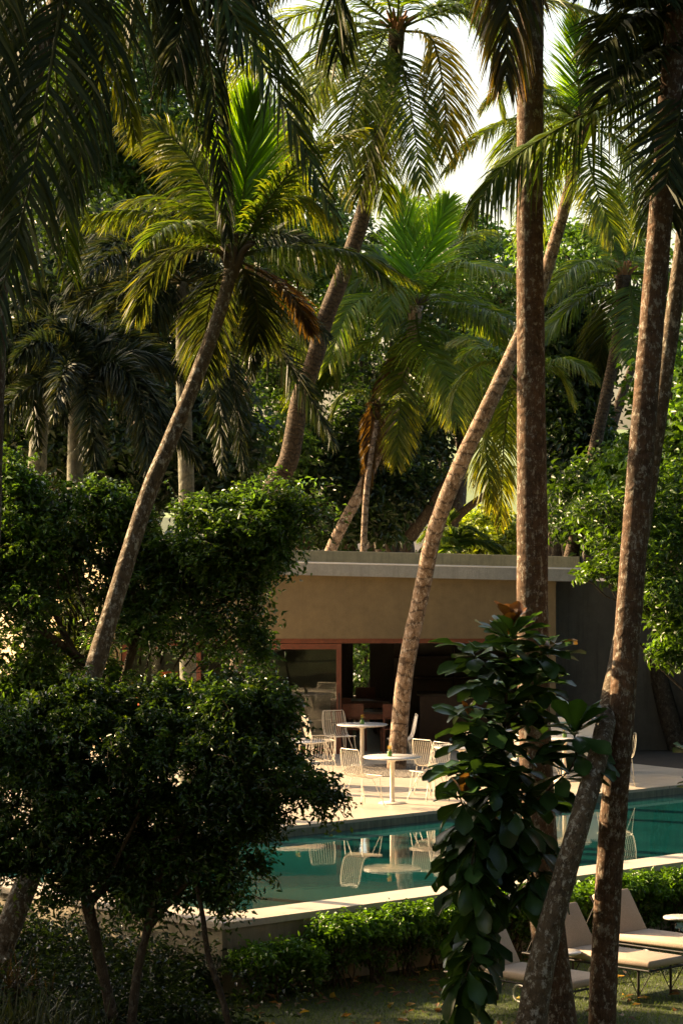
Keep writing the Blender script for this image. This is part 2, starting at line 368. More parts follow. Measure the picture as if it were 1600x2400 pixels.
# timber header and doors
g = Geo(); box(g, bx(283) + .004, bx(1284) - .004, YW + .05, YW + .2, zl - .09, zl - .004); g.build('door_header', M['redwood'], cafe, smooth=False)
zd = zl - .094
def sliding_door(x0, x1, y):
    g = Geo(); s = .095
    box(g, x0, x0 + s, y, y + .06, .01, zd - .002); box(g, x1 - s, x1, y, y + .06, .01, zd - .002)
    box(g, x0 + s, x1 - s, y + .002, y + .058, zd - .11, zd - .004); box(g, x0 + s, x1 - s, y + .002, y + .058, .012, .13)
    d = g.build('door', M['redwood'], cafe, smooth=False, bevel=.004)
    g = Geo(); box(g, x0 + s, x1 - s, y + .025, y + .033, .13, zd - .11); p = g.build('pane', M['glass'], d, smooth=False); p.location = (0, 0, 0)
    g = Geo(); box(g, x1 - .06, x1 - .035, y - .02, y - .001, .85, 1.15); h = g.build('handle', M['darkmetal'], d, smooth=False)
    for o in (p, h):
        me = o.data; me.transform(__import__('mathutils').Matrix.Translation(-Vector(cafe.location)))
sliding_door(bx(556), bx(800), YW + .06)
sliding_door(bx(285), bx(470), YW + .13)
# sunlit wing wall to the left
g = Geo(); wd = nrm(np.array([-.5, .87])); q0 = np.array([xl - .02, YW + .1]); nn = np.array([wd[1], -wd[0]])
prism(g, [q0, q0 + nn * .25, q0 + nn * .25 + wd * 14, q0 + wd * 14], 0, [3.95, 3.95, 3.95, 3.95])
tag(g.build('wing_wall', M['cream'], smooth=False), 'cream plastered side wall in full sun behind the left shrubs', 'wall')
# dark garden wall to the right
g = Geo(); YR = YW + 1.2; zr = CH - (1362 - HZ) / FPX * YR
prism(g, [(xr + .02, YR), (14, YR + .6), (14, YR + .85), (xr + .02, YR + .25)], -.1, [zr, zr - .1, zr - .1, zr])
gw = g.build('garden_wall', M['darkwall'], smooth=False); tag(gw, 'tall dark weathered wall joining the right end of the cafe', 'wall')
g = Geo(); prism(g, [(xr + .05, YR - .06), (14, YR + .54), (14, YR + .9), (xr + .05, YR + .31)], [zr + .06, zr - .04, zr - .04, zr + .06], [zr + .13, zr + .03, zr + .03, zr + .13]); g.build('wall_cap', M['fascia'], gw, smooth=False)

# ------------------------------------------------------------------ furniture
def wire(g, pts, r=.006, s=6, n=None): return tube(g, np.asarray(pts, float) if n is None else spline(pts, n), r, s)
def make_chair():                            # faces +X, origin on the floor
    t = thing('wire_chair', (0, 0, 0), 'x', 'chair')
    prof = lambda y: [(-.285, y * 1.0, .88), (-.262, y * 1.02, .78), (-.235, y * 1.04, .64), (-.195, y * 1.02, .52), (-.12, y, .465), (0, y, .455), (.13, y, .468), (.21, y, .47)]
    g = Geo()
    for y in np.linspace(-.195, .195, 10): wire(g, prof(y), .0048, 5, 16)
    g.build('wire_shell', M['white'], t)
    g = Geo(); c = [prof(-.225)[k_] for k_ in range(8)]; d = [prof(.225)[k_] for k_ in range(8)]
    c[0] = (-.285, -.20, .90); d[0] = (-.285, .20, .90)
    c = [(-.287, -.14, .905)] + c; d = [(-.287, .14, .905)] + d
    c = c[:-1] + [(.20, -.22, .47), (.228, -.17, .47)]; d = d[:-1] + [(.20, .22, .47), (.228, .17, .47)]
    wire(g, c[::-1] + d, .0075, 7, 70); wire(g, [c[-1], d[-1]], .0075, 7)
    g.build('frame', M['white'], t)
    for sx in (-1, 1):
        for sy in (-1, 1):
            g = Geo(); fx, fy = sx * .235, sy * .23
            wire(g, [(sx * .17 - .02, sy * .205, .458), (fx - .012 * sx, fy, .018), (fx, fy + .004 * sy, .006), (fx + .006 * sx, fy, .02), (sx * .17 - .02 + (.06 if sx < 0 else -.08), sy * .12, .455)], .0062, 6, 26)
            g.build('leg', M['white'], t)
    return t
def make_table():
    t = thing('bistro_table', (0, 0, 0), 'x', 'table')
    g = Geo(); lathe(g, [(0, .715), (.425, .715), (.455, .722), (.46, .735), (.455, .742), (0, .742)], 56); g.build('tabletop', M['marble'], t)
    g = Geo(); lathe(g, [(.17, .7145), (.15, .705), (.05, .665), (.038, .645), (.036, .06), (.045, .03)], 24); g.build('pedestal', M['white'], t)
    g = Geo(); lathe(g, [(.036, .028), (.21, .018), (.215, .012), (.215, 0), (0, 0)], 40); g.build('base_plate', M['white'], t)
    return t
def place(o, x, y, rz, label, group):
    o.location = (x, y, 0); o.rotation_euler.z = rz; tag(o, label, None, group); return o
T = {'front': (.80, 46.4), 'rear': (.37, 52.7), 'side': (-.73, 49.3), 'plant': (1.96, 48.2), 'far': (3.78, 49.9), 'corner': (2.55, 51.6)}
tl = {'front': 'round white bistro table nearest the pool edge, with flowers on it', 'rear': 'round white bistro table in the shade before the open doors',
      'side': 'round white bistro table half hidden by the dark shrub', 'plant': 'round white bistro table half hidden behind the big leaved plant',
      'far': 'round white bistro table beside the white bench', 'corner': 'round white bistro table between palm trunk and dark bar counter'}
t0 = make_table()
for i, (k_, (x, y)) in enumerate(T.items()): place(t0 if i == 0 else copy_tree(t0), x, y, 0, tl[k_], 'bistro tables on the terrace')
chairs = [('front', .34, 46.0, 'white wire chair on the shrub side of the front table'), ('front', 1.38, 46.85, 'white wire chair on the plant side of the front table'),
          ('plant', 1.50, 47.75, 'white wire chair between the front table and the big plant'), ('plant', 2.62, 48.3, 'white wire chair seen through the big plant leaves'),
          ('corner', 2.35, 51.0, 'white wire chair behind the big plant, before the bar'), ('rear', -.38, 52.5, 'white wire chair side on in front of the glass door'),
          ('rear', -.02, 53.45, 'white wire chair in shade with its back to the door stile'), ('rear', 1.06, 52.75, 'white wire chair partly behind the leaning palm trunk'),
          ('side', -.42, 48.65, 'white wire chair backing onto the dark shrub'), ('far', 3.38, 49.45, 'white wire chair by the thick trunk and white bench'),
          ('far', 4.55, 48.95, 'white wire chair at the pool edge behind the twin trunks'), ('side', -1.45, 49.6, 'white wire chair deep behind the dark shrub')]
ch0 = make_chair()
for i, (k_, x, y, lb) in enumerate(chairs):
    tx, ty = T[k_]; place(ch0 if i == 0 else copy_tree(ch0), x, y, math.atan2(ty - y, tx - x), lb, 'white wire chairs on the terrace')
def make_flowers():
    t = thing('flower_vase', (0, 0, 0), 'x', 'flowers')
    g = Geo(); lathe(g, [(0, 0), (.034, 0), (.038, .01), (.038, .075), (.03, .08), (0, .078)], 16); g.build('vase', M['vase'], t)
    g = Geo()
    for i in range(9):
        a, r_ = random.uniform(0, 6.28), random.uniform(.0, .045); h = random.uniform(.1, .15)
        tube(g, spline([(0, 0, .07), (r_ * math.cos(a) * .6, r_ * math.sin(a) * .6, h * .8), (r_ * math.cos(a), r_ * math.sin(a), h)], 5), .003, 5)
    g.build('stems', M['vase'], t)
    g = Geo()
    for i in range(11):
        a, r_, h = random.uniform(0, 6.28), random.uniform(.0, .05), random.uniform(.105, .16); c = np.array([r_ * math.cos(a), r_ * math.sin(a), h])
        for k_ in range(6):
            b_ = k_ * 1.047 + a; d = np.array([math.cos(b_), math.sin(b_), .35]); s = np.array([-math.sin(b_), math.cos(b_), 0])
            g.add([c, c + d * .015 + s * .009, c + d * .027, c + d * .015 - s * .009], [[0, 1, 2, 3]])
    g.build('blossoms', M['petal'], t); return t
fv = make_flowers()
for i, (k_, lb) in enumerate([('front', 'little vase of yellow flowers on the table nearest the pool'), ('rear', 'little vase of flowers on the shaded table by the doors'),
                              ('side', 'little vase of yellow flowers on the table behind the shrub'), ('far', 'little vase of yellow flowers on the table by the white bench')]):
    o = fv if i == 0 else copy_tree(fv); x, y = T[k_]; place(o, x + (.0 if k_ != 'front' else -.04), y, i, lb, 'flower vases on the bistro tables'); o.location.z = .7422
# white bench at the end of the terrace
bn = thing('garden_bench', (3.95, 51.6, 0), 'white slab bench with a high back at the end of the terrace', 'bench', rz=R(-8))
for nm, q in (('seat', (-.8, .8, -.3, .25, .36, .44)), ('backrest', (-.8, .8, .25, .33, .441, .93)), ('plinth', (-.7, .7, -.22, .2, 0, .36))):
    g = Geo(); box(g, *[a_ for a_ in q]); o = g.build(nm, M['linen'], None, smooth=False, bevel=.01); o.parent = bn
# interior furniture
bar = thing('bar_counter', (bx(1075), YW + 3.0, 0), 'dark brown bar counter inside the open cafe front', 'counter')
g = Geo(); x0, x1 = bx(980) - bar.location.x + .1, bx(1240) - bar.location.x; z1 = CH - (1625 - HZ) / FPX * (YW + 3)
for nm, q, mt in (('counter_front', (x0, x1, -.05, .6, 0, z1 - .05), 'darkwood'), ('counter_top', (x0 - .04, x1, -.12, .7, z1 - .049, z1), 'darkwall')):
    g = Geo(); box(g, *q); o = g.build(nm, M[mt], None, smooth=False, bevel=.006); o.parent = bar
shelf = thing('bottle_shelf', (bx(1100), BY - .4, 0), 'dark shelving unit on the wall behind the bar', 'shelf')
g = Geo()
for z in (.02, .9, 1.35, 1.8, 2.2): box(g, -1.6, 1.6, -.15, .36, z, z + .04)
for x in (-1.64, 0, 1.6): box(g, x, x + .038, -.15, .36, .0, 2.26)
o = g.build('rack', M['darkwood'], None, smooth=False); o.parent = shelf
def make_dining():
    t = thing('dining_table', (0, 0, 0), 'x', 'table')
    g = Geo(); box(g, -.55, .55, -.38, .38, .70, .74); g.build('tabletop', M['darkwood'], t, smooth=False, bevel=.004)
    for sx in (-1, 1):
        for sy in (-1, 1): g = Geo(); box(g, sx * .5 - .03, sx * .5 + .03, sy * .33 - .03, sy * .33 + .03, 0, .699); g.build('leg', M['redwood'], t, smooth=False)
    
    for y in (-.335, .335): g = Geo(); box(g, -.47, .47, y - .01, y + .01, .6, .699); g.build('apron', M['redwood'], t, smooth=False)
    return t
def make_wood_chair():
    t = thing('dining_chair', (0, 0, 0), 'x', 'chair')
    g = Geo(); box(g, -.2, .2, -.2, .2, .43, .46); g.build('seat', M['redwood'], t, smooth=False, bevel=.004)
    g = Geo(); box(g, -.2, -.165, -.2, .2, .68, .92); g.build('backrest', M['redwood'], t, smooth=False, bevel=.004)
    for sx in (-1, 1):
        for sy in (-1, 1): g = Geo(); box(g, sx * .18 - .018, sx * .18 + .018, sy * .18 - .018, sy * .18 + .018, 0, .429 if sx > 0 else .92); g.build('leg', M['redwood'], t, smooth=False)
    return t
d0 = make_dining()
for i, (x, y, lb) in enumerate([(.55, YW + 1.1, 'dark timber dining table just inside the open doors'), (-1.5, YW + 2.0, 'dark timber dining table behind the glass door'), (.4, YW + 4.0, 'dark timber dining table deep in the cafe')]):
    place(d0 if i == 0 else copy_tree(d0), x, y, 0, lb, 'dining tables inside the cafe')
w0 = make_wood_chair()
for i, (x, y, rz, lb) in enumerate([(.25, YW + .6, 1.4, 'timber chair just inside the doors, nearest the glass'), (.95, YW + .55, 1.7, 'timber chair just inside the doors, nearest the palm'), (.0, YW + 1.75, -1.5, 'timber chair on the far side of the first dining table'),
                               (-1.1, YW + 1.35, 1.5, 'timber chair behind the glass door'), (.5, YW + 4.8, -1.5, 'timber chair in the depth of the cafe')]):
    place(w0 if i == 0 else copy_tree(w0), x, y, rz, lb, 'timber chairs inside the cafe')
for i, (x, y, lb) in enumerate([(.92, YW + .95, 'white folded napkin on the table inside the doors'), (.2, YW + 1.0, 'white folded napkin on the end of the table nearest the glass')]):
    g = Geo(); box(g, x - .13, x + .13, y - .09, y + .09, .7405, .752); tag(g.build('napkin', M['linen'], smooth=False, bevel=.003), lb, 'napkin', 'folded napkins on the dining table')
ws = thing('service_table', (bx(430), YW + 3.4, 0), 'white topped service table behind the shrubs inside the cafe', 'table')
g = Geo(); box(g, -1.2, 1.2, -.3, .3, .92, .97); o = g.build('tabletop', M['linen'], None, smooth=False); o.parent = ws
for sx in (-1.1, 1.1): g = Geo(); box(g, sx - .04, sx + .04, -.25, .25, 0, .919); o = g.build('leg', M['darkwood'], None, smooth=False); o.parent = ws
g = Geo(); q = P(342, 1648, 51.5); lathe(g, [(0, 0), (.12, .0), (.2, .17), (.205, .2), (.18, .2), (0, .17)], 20, (q[0], q[1], q[2] - .1)); lathe(g, [(.17, -.0), (.05, .06), (.03, .3), (.03, q[2] - .12)], 12, (q[0], q[1], 0)) if False else None
tube(g, [(q[0], q[1], 0), (q[0], q[1], q[2] - .09)], .03, 8)
tag(g.build('lamp_bowl', M['orange']), 'small bright orange bowl on a stand glimpsed through the shrub', 'bowl')
# loungers
aX = nrm(np.array([.71, -.70])); wY = np.array([-aX[1], aX[0]])
def make_lounger():                          # local +X runs to the foot, +Y across; origin on the lawn under the hinge, middle
    t = thing('sun_lounger', (0, 0, 0), 'x', 'sun lounger')
    W = .33; hz = .40
    g = Geo(); box(g, .0, 1.34, -W, W, hz - .005, hz + .085); g.build('seat_cushion', M['fabric'], t, bevel=.03)
    an = R(122); ca, sa = math.cos(an), math.sin(an); g = Geo()
    V = [(ca * s - sa * q - (0 if q else 0), y, hz + .07 + sa * s + ca * q) for q in (0, .08) for s in (.0, .58) for y in (-W, W)]
    g.add([(x, y, z) for x, y, z in V], [(0, 1, 3, 2), (4, 6, 7, 5), (0, 4, 5, 1), (2, 3, 7, 6), (0, 2, 6, 4), (1, 5, 7, 3)]); g.build('back_cushion', M['fabric'], t, bevel=.025)
    g = Geo()
    for y in (-W + .01, W - .01): tube(g, [(-.62, y, hz - .03), (1.33, y, hz - .03)], .014, 6); tube(g, [(0, y, hz - .02), (ca * .57 - .09, y, hz + .03 + sa * .57)], .012, 6); tube(g, [(-.55, y, hz - .02), (ca * .45 - .08, y, hz + .02 + sa * .45)], .008, 6)
    for x in (-.6, .1, .7, 1.32): tube(g, [(x, -W, hz - .03), (x, W, hz - .03)], .013, 6)
    g.build('frame', M['darkmetal'], t)
    for x in (1.15, -.35):
        for y in (-W + .03, W - .03):
            g = Geo(); tube(g, [(x, y, hz - .03), (x, y, 0)], .016, 6); tube(g, [(x - .2, y, hz - .03), (x, y, .06)], .006, 5); tube(g, [(x + .2, y, hz - .03), (x, y, .06)], .006, 5); g.build('leg', M['darkmetal'], t)
    for y in (-W - .02, W + .02):
        g = Geo(); th = np.linspace(0, 2 * math.pi, 21); tube(g, np.c_[-.05 + .1 * np.cos(th), np.full(21, y), .105 + .1 * np.sin(th)], .009, 5); g.build('wheel', M['linen'], t)
    return t
l0 = make_lounger(); lang = math.atan2(aX[1], aX[0])
for i, (u, v, lb) in enumerate([(1222, 2254, 'tan cushioned sun lounger nearest the big leaved plant'), (1398, 2211, 'tan cushioned sun lounger between the two side tables'), (1518, 2176, 'tan cushioned sun lounger nearest the hedge on the far side')]):
    q = fl(u, v, -.515)[:2] - wY * .33
    o = l0 if i == 0 else copy_tree(l0); o.location = (q[0], q[1], -1); o.rotation_euler.z = lang; tag(o, lb, None, 'sun loungers on the lawn')
def make_side():
    t = thing('side_table', (0, 0, 0), 'x', 'side table')
    g = Geo(); lathe(g, [(0, .47), (.21, .47), (.22, .48), (.22, .495), (.215, .5), (0, .5)], 36); g.build('tabletop', M['marble'], t)
    for k_ in range(3): a = k_ * 2.094 + .3; g = Geo(); tube(g, [(.05 * math.cos(a), .05 * math.sin(a), .47), (.17 * math.cos(a), .17 * math.sin(a), 0)], .008, 6); g.build('leg', M['darkmetal'], t)
    return t
s0 = make_side()
for i, (u, v, lb) in enumerate([(1318, 2230, 'round white side table behind the leaning trunk'), (1594, 2149, 'round white side table by the farthest lounger')]):
    q = fl(u, v, -.5); o = s0 if i == 0 else copy_tree(s0); o.location = (q[0], q[1], -1); tag(o, lb, None, 'side tables between the loungers')

# ------------------------------------------------------------------ vegetation generators
GREEN = np.array([.06, .115, .018]); YEL = np.array([.21, .19, .028]); BRN = np.array([.17, .095, .035]); LIME = np.array([.12, .24, .02]); DARK = np.array([.028, .045, .016])
def frond(sp, L, n=120, normal=(0, 0, 1), col=GREEN, tip=YEL, yellow=.35, sag=.55, wid=.03, ang=(68, 28), vee=.25, miss=.04, rad=.022, plum=False, rs=None):
    """sp: spine samples (k,3). Blades leave both sides, bend forward and hang."""
    g = Geo(); rs = rs or rng
    sp = np.asarray(sp, float); k = len(sp); T = nrm(np.gradient(sp, axis=0))
    tt = np.linspace(0, 1, k)
    tube(g, sp, rad * (1 - .82 * tt), 6, C=col * .6 + np.array([.10, .09, .02]) * .6, cap=False)
    t = np.linspace(.10, .995, n); t = np.concatenate([t, t]); sg = np.concatenate([np.ones(n), -np.ones(n)])
    t = np.clip(t + rs.normal(0, .006, 2 * n), .05, 1); keep = rs.random(2 * n) > miss; t, sg = t[keep], sg[keep]; m = len(t)
    ip = lambda A: np.stack([np.interp(t, tt, A[:, i]) for i in range(3)], 1)
    B = ip(sp); Tg = nrm(ip(T)); N0 = nrm(np.asarray(normal, float))
    N = N0 - Tg * (Tg @ N0)[:, None]; small = np.linalg.norm(N, axis=1) < .15
    if small.any(): N[small] = np.array([0, -1, .2]) - Tg[small] * (Tg[small] @ np.array([0, -1, .2]))[:, None]
    N = nrm(N); S = np.cross(Tg, N)
    al = np.radians(np.interp(t, [0, 1], ang) + rs.normal(0, 4, m))
    if plum:
        ph = rs.uniform(0, 2 * math.pi, m); side = S * np.cos(ph)[:, None] + N * np.sin(ph)[:, None]
    else:
        side = nrm(S * sg[:, None] + N * (vee + rs.normal(0, .10, m))[:, None])
    D = nrm(Tg * np.cos(al)[:, None] + side * np.sin(al)[:, None])
    ln = L * np.interp(t, [0, .12, .3, .6, .85, 1], [.45, .75, 1, .95, .62, .28]) * rs.uniform(.85, 1.08, m)
    sgv = sag * rs.uniform(.6, 1.35, m)
    r = np.array([0, .3, .62, 1.0]); hw = np.array([.35, .5, .4, .03]) * wid
    down = np.array([0, 0, -1.0])
    pts = B[:, None] + (D * ln[:, None])[:, None] * (r - .22 * sgv[:, None] * r ** 2)[..., None] + down * (ln * sgv)[:, None, None] * (r ** 2)[None, :, None] * .8
    Dl = nrm(np.gradient(pts, axis=1))
    wv_ = Tg + rs.normal(0, .35, (m, 3)); W = wv_[:, None] - Dl * np.sum(wv_[:, None] * Dl, -1, keepdims=True); W = nrm(W)
    V = np.stack([pts - W * hw[None, :, None], pts + W * hw[None, :, None]], 2).reshape(m, 8, 3)
    base = (np.arange(m) * 8)[:, None, None]
    F = (base + np.array([[0, 1, 3, 2], [2, 3, 5, 4], [4, 5, 7, 6]])[None]).reshape(-1, 4)
    y = np.clip(yellow * .75 * (.1 + .9 * t) + rs.normal(0, .15, m), 0, 1)[:, None] * np.array([.35, .6, .9, 1.25])[None]
    C = col[None, None] * (1 - np.clip(y, 0, 1))[..., None] + tip[None, None] * np.clip(y, 0, 1)[..., None]
    C = C * rs.uniform(.75, 1.25, (m, 1, 1)); C = np.repeat(C, 2, 1)
    g.add(V.reshape(-1, 3), F, np.clip(C.reshape(-1, 3), .004, .9)); return g

def px_spine(pts, Y, dY=0.0, n=22):
    q = np.array([P(u, v, Y + dY * i / max(1, len(pts) - 1)) for i, (u, v) in enumerate(pts)]); return spline(q, n)
def free_spine(c, az, el, L, bend, n=22):
    t = np.linspace(0, 1, n)[:, None]; d = np.array([math.cos(az) * math.cos(el), math.sin(az) * math.cos(el), math.sin(el)])
    return np.asarray(c) + d * L * (t - .18 * bend * t ** 2) + np.array([0, 0, -1.0]) * L * bend * t ** 2 * .75
def trunk_mesh(pts, sides=20, seg=70, bump=.012):
    """pts: (u, v, Y, width in photo px)"""
    q = np.array([P(u, v, Y) for u, v, Y, w_ in pts]); r_ = np.array([w_ * Y / FPX / 2 for u, v, Y, w_ in pts])
    sp = spline(q, seg); d = np.linalg.norm(np.diff(q, axis=0), axis=1); cum = np.concatenate([[0], np.cumsum(d)]) / d.sum()
    rad = np.interp(np.linspace(0, 1, seg), cum, r_) * (1 + rng.normal(0, .008, seg))
    g = Geo(); tube(g, sp, rad, sides, bump=bump); return g, q
def palm(label, trunk, bark_, feat, L=4.2, leaf=.8, nfree=10, el=(75, -35), col=GREEN, yellow=.35, group=None, name='coconut_palm', n=120, heart=True, seed=0, bend=(.45, .9), wid=.029, mat='palm', plum=False, sag=.55, azr=None, frad=.026, husk='husk'):
    rs = np.random.default_rng(seed)
    g, q = trunk_mesh(trunk)
    root = thing(name, q[0], label, 'palm tree', group)
    g.build('trunk', M[bark_], root)
    c = q[-1]; Yc = trunk[-1][2]
    if heart:
        g = Geo()
        for i in range(14):
            a = i * 2.4; e = rs.uniform(.2, 1.2); d = np.array([math.cos(a) * math.cos(e), math.sin(a) * math.cos(e), math.sin(e)])
            tube(g, spline([c - np.array([0, 0, .25]), c + d * .16, c + d * .32 + np.array([0, 0, rs.uniform(-.05, .1)])], 7), np.array([.06, .055, .05, .04, .035, .03, .02]), 6, C=BRN)
        g.build('leaf_bases', M[husk], root)
    for f in feat:
        pts = f['p']; kw = {k_: v_ for k_, v_ in f.items() if k_ not in ('p', 'dY', 'L', 'Y')}
        kw.setdefault('col', col); kw.setdefault('yellow', yellow); kw.setdefault('n', n); kw.setdefault('wid', wid); kw.setdefault('sag', sag); kw.setdefault('plum', plum); kw.setdefault('rad', frad)
        frond(px_spine(pts, f.get('Y', Yc), f.get('dY', 0)), f.get('L', leaf), rs=rs, **kw).build('frond', M[mat], root)
    for i in range(nfree):
        e = el[0] + (el[1] - el[0]) * (i + .5) / nfree; a = i * 2.39996 + rs.uniform(-.3, .3) + seed
        if azr: a = rs.uniform(*azr)
        sp = free_spine(c, a, R(e), L * rs.uniform(.85, 1.1), rs.uniform(*bend))
        yl = yellow * (1 + .8 * (i / nfree)); cc = col * rs.uniform(.8, 1.25)
        frond(sp, leaf * rs.uniform(.85, 1.1), n=n, col=cc, yellow=yl, rs=rs, wid=wid, plum=plum, sag=sag, rad=frad).build('frond', M[mat], root)
    return root

def leaves(g, C0, nrmdir, size, col, aspect=.42, fold=.18, rs=None):
    """diamond leaves with a fold; C0 (m,3) base points, nrmdir (m,3) blade normal hints"""
    rs = rs or rng; m = len(C0)
    N = nrm(nrmdir); a = nrm(rs.normal(0, 1, (m, 3)) + np.array([0, 0, -.55])); D = nrm(a - N * np.sum(a * N, 1, keepdims=True)); S = np.cross(D, N)
    s = (size * rs.uniform(.65, 1.25, m))[:, None]
    tip = C0 + D * s - N * s * .12; mid = C0 + D * s * .45
    l_ = mid + S * s * aspect * .5 + N * s * fold; r_ = mid - S * s * aspect * .5 + N * s * fold
    V = np.stack([C0, l_, tip, r_], 1).reshape(-1, 3); k_ = np.arange(m)[:, None] * 4
    F = np.concatenate([k_ + np.array([[0, 2, 1]]), k_ + np.array([[0, 3, 2]])], 0)
    g.add(V, F, np.repeat(np.clip(col, .003, .9), 4, 0))
def crown(g, cen, rad, nclump, per, size, col, csd=.25, clump=.22, shell=.5, rs=None, flat=.55, aspect=.42):
    rs = rs or rng; cen = np.asarray(cen, float); rad = np.asarray(rad, float)
    d = nrm(rs.normal(0, 1, (nclump, 3))); r_ = rs.random(nclump) ** (1 / 3) * (1 - shell) + shell * rs.uniform(.8, 1.02, nclump); r_ = np.clip(r_, 0, 1.03)
    cc = cen + d * rad * r_[:, None]; cr = clump * rad.mean() * rs.uniform(.6, 1.35, nclump)
    q = rs.normal(0, 1, (nclump, per, 3)) * np.array([1, 1, flat]) * .55
    pts = (cc[:, None] + q * cr[:, None, None]).reshape(-1, 3)
    N = np.repeat(d * .5, per, 0) + np.array([0, 0, .7]) + rs.normal(0, .55, (nclump * per, 3))
    cl = np.repeat(rs.lognormal(0, csd, nclump), per)[:, None] * rs.lognormal(0, .2, (nclump * per, 1)) * np.asarray(col)[None]
    leaves(g, pts, N, size, cl, aspect, rs=rs); return cc
def twigs(g, gt, cen, rad, ntwig, per, size, col, L=.5, csd=.3, rs=None, aspect=.4, droop=.5, shell=.35):
    """leafy twigs that grow outwards from inside an ellipsoid and droop at their ends"""
    rs = rs or rng; cen = np.asarray(cen, float); rad = np.asarray(rad, float)
    d = nrm(rs.normal(0, 1, (ntwig, 3))); r_ = shell + (1 - shell) * rs.random(ntwig) ** .6
    st = cen + d * rad * (r_ * .85)[:, None]; o = nrm(d + rs.normal(0, .45, (ntwig, 3)) + np.array([0, 0, .25])); ln = L * rs.uniform(.6, 1.35, ntwig)
    t = np.linspace(.05, 1, per)[None, :, None]
    p = st[:, None] + o[:, None] * ln[:, None, None] * t + np.array([0, 0, -1.]) * (ln * droop)[:, None, None] * t ** 2
    p = p + rs.normal(0, .09, p.shape) * L
    N = np.repeat(d * .4, per, 0) + np.array([0, 0, .6]) + rs.normal(0, .6, (ntwig * per, 3))
    cl = np.repeat(rs.lognormal(0, csd, ntwig), per)[:, None] * rs.lognormal(0, .25, (ntwig * per, 1)) * np.asarray(col)[None]
    leaves(g, p.reshape(-1, 3), N, size, cl, aspect, rs=rs)
    for i in range(0, ntwig, 5): tube(gt, p[i, ::max(1, per // 5)], .006, 4, cap=False)
    return st
def limb(g, a, b_, r0, r1, wob=.08, n=9, C=None, rs=None):
    rs = rs or rng; a = np.asarray(a, float); b_ = np.asarray(b_, float); L = np.linalg.norm(b_ - a)
    mids = [a + (b_ - a) * f + rs.normal(0, wob * L, 3) * np.array([1, .6, .5]) for f in (.35, .7)]
    tube(g, spline([a, *mids, b_], n), np.linspace(r0, r1, n), 8, C)
def tree(label, cat, base, blobs, leafcol, size=.2, dens=1.0, name='broadleaf_tree', trunk_r=.18, mat='leaf', group=None, seed=0, bark_='bark_tree', aspect=.45, clump=.24, extra=None, shell=.45, twig=0, sub=1):
    """blobs: (u, v, Y, ru px, rv px, rdepth m, clumps, per)"""
    rs = np.random.default_rng(seed + 100); root = thing(name, base, label, cat, group)
    g = Geo(); gt = Geo(); base = np.asarray(base, float)
    for (u, v, Y, ru, rv, rd, nc, per) in blobs:
        c = P(u, v, Y); rad_ = np.array([ru * Y / FPX, rd, rv * Y / FPX])
        if twig:
            cc = []
            for j_ in range(sub):
                dj = nrm(rs.normal(0, 1, 3)) * rs.uniform(.3, .75); sc_ = rs.uniform(.38, .62)
                cc.append(twigs(g, gt, c + dj * rad_, rad_ * sc_, int(nc * dens / sub), per, size, leafcol * rs.uniform(.75, 1.3), L=twig, rs=rs, aspect=aspect))
            cc = np.concatenate(cc)
        else: cc = crown(g, c, rad_, int(nc * dens), per, size, leafcol, rs=rs, aspect=aspect, clump=clump, shell=shell)
        k_ = base + (c - base) * .55 + rs.normal(0, .15, 3)
        limb(gt, base, k_, trunk_r, trunk_r * .6, .05, rs=rs); limb(gt, k_, c, trunk_r * .6, trunk_r * .25, .06, rs=rs)
        for i in rs.choice(len(cc), min(len(cc), 7), replace=False): limb(gt, c + (k_ - c) * .3, cc[i], trunk_r * .25, .012, .06, 7, rs=rs)
    if extra: extra(gt, rs)
    gt.build('trunk', M[bark_], root); g.build('crown', M[mat], root); return root

# ------------------------------------------------------------------ palms
HG = (0, -1, .25)      # blade plane turned to show its face
# terrace palm leaning right over the tables
palm('pale trunked palm leaning from the terrace gravel, behind the thick trunk', [(928, 1812, 52, 46), (936, 1700, 52, 41), (952, 1560, 52, 39), (985, 1400, 52, 38), (1020, 1240, 51.7, 38), (1080, 1085, 51.3, 38), (1140, 960, 51, 37), (1200, 830, 51, 35), (1262, 690, 51, 32), (1310, 530, 51, 29), (1345, 400, 51, 27), (1366, 300, 51, 26)], 'bark_pale',
     [dict(p=[(1366, 290), (1352, 170), (1345, 30)], normal=HG, col=LIME, tip=LIME, sag=.15, L=.85, ang=(45, 18)), dict(p=[(1375, 290), (1440, 180), (1530, 130)], dY=1, yellow=.3, col=LIME * .7), dict(p=[(1360, 290), (1290, 240), (1215, 300), (1180, 400)], dY=-1),
      dict(p=[(1380, 300), (1450, 330), (1500, 440), (1510, 540)], dY=-1, yellow=.5), dict(p=[(1370, 310), (1390, 420), (1440, 560)], dY=-1.5, yellow=.6), dict(p=[(1355, 310), (1290, 400), (1240, 560)], dY=1), dict(p=[(1362, 300), (1330, 220), (1240, 190)], dY=2), dict(p=[(1370, 290), (1420, 230), (1520, 260), (1580, 360)], dY=1)],
     L=4.0, leaf=.85, nfree=5, el=(60, 0), yellow=.45, seed=3, col=GREEN * 1.3)
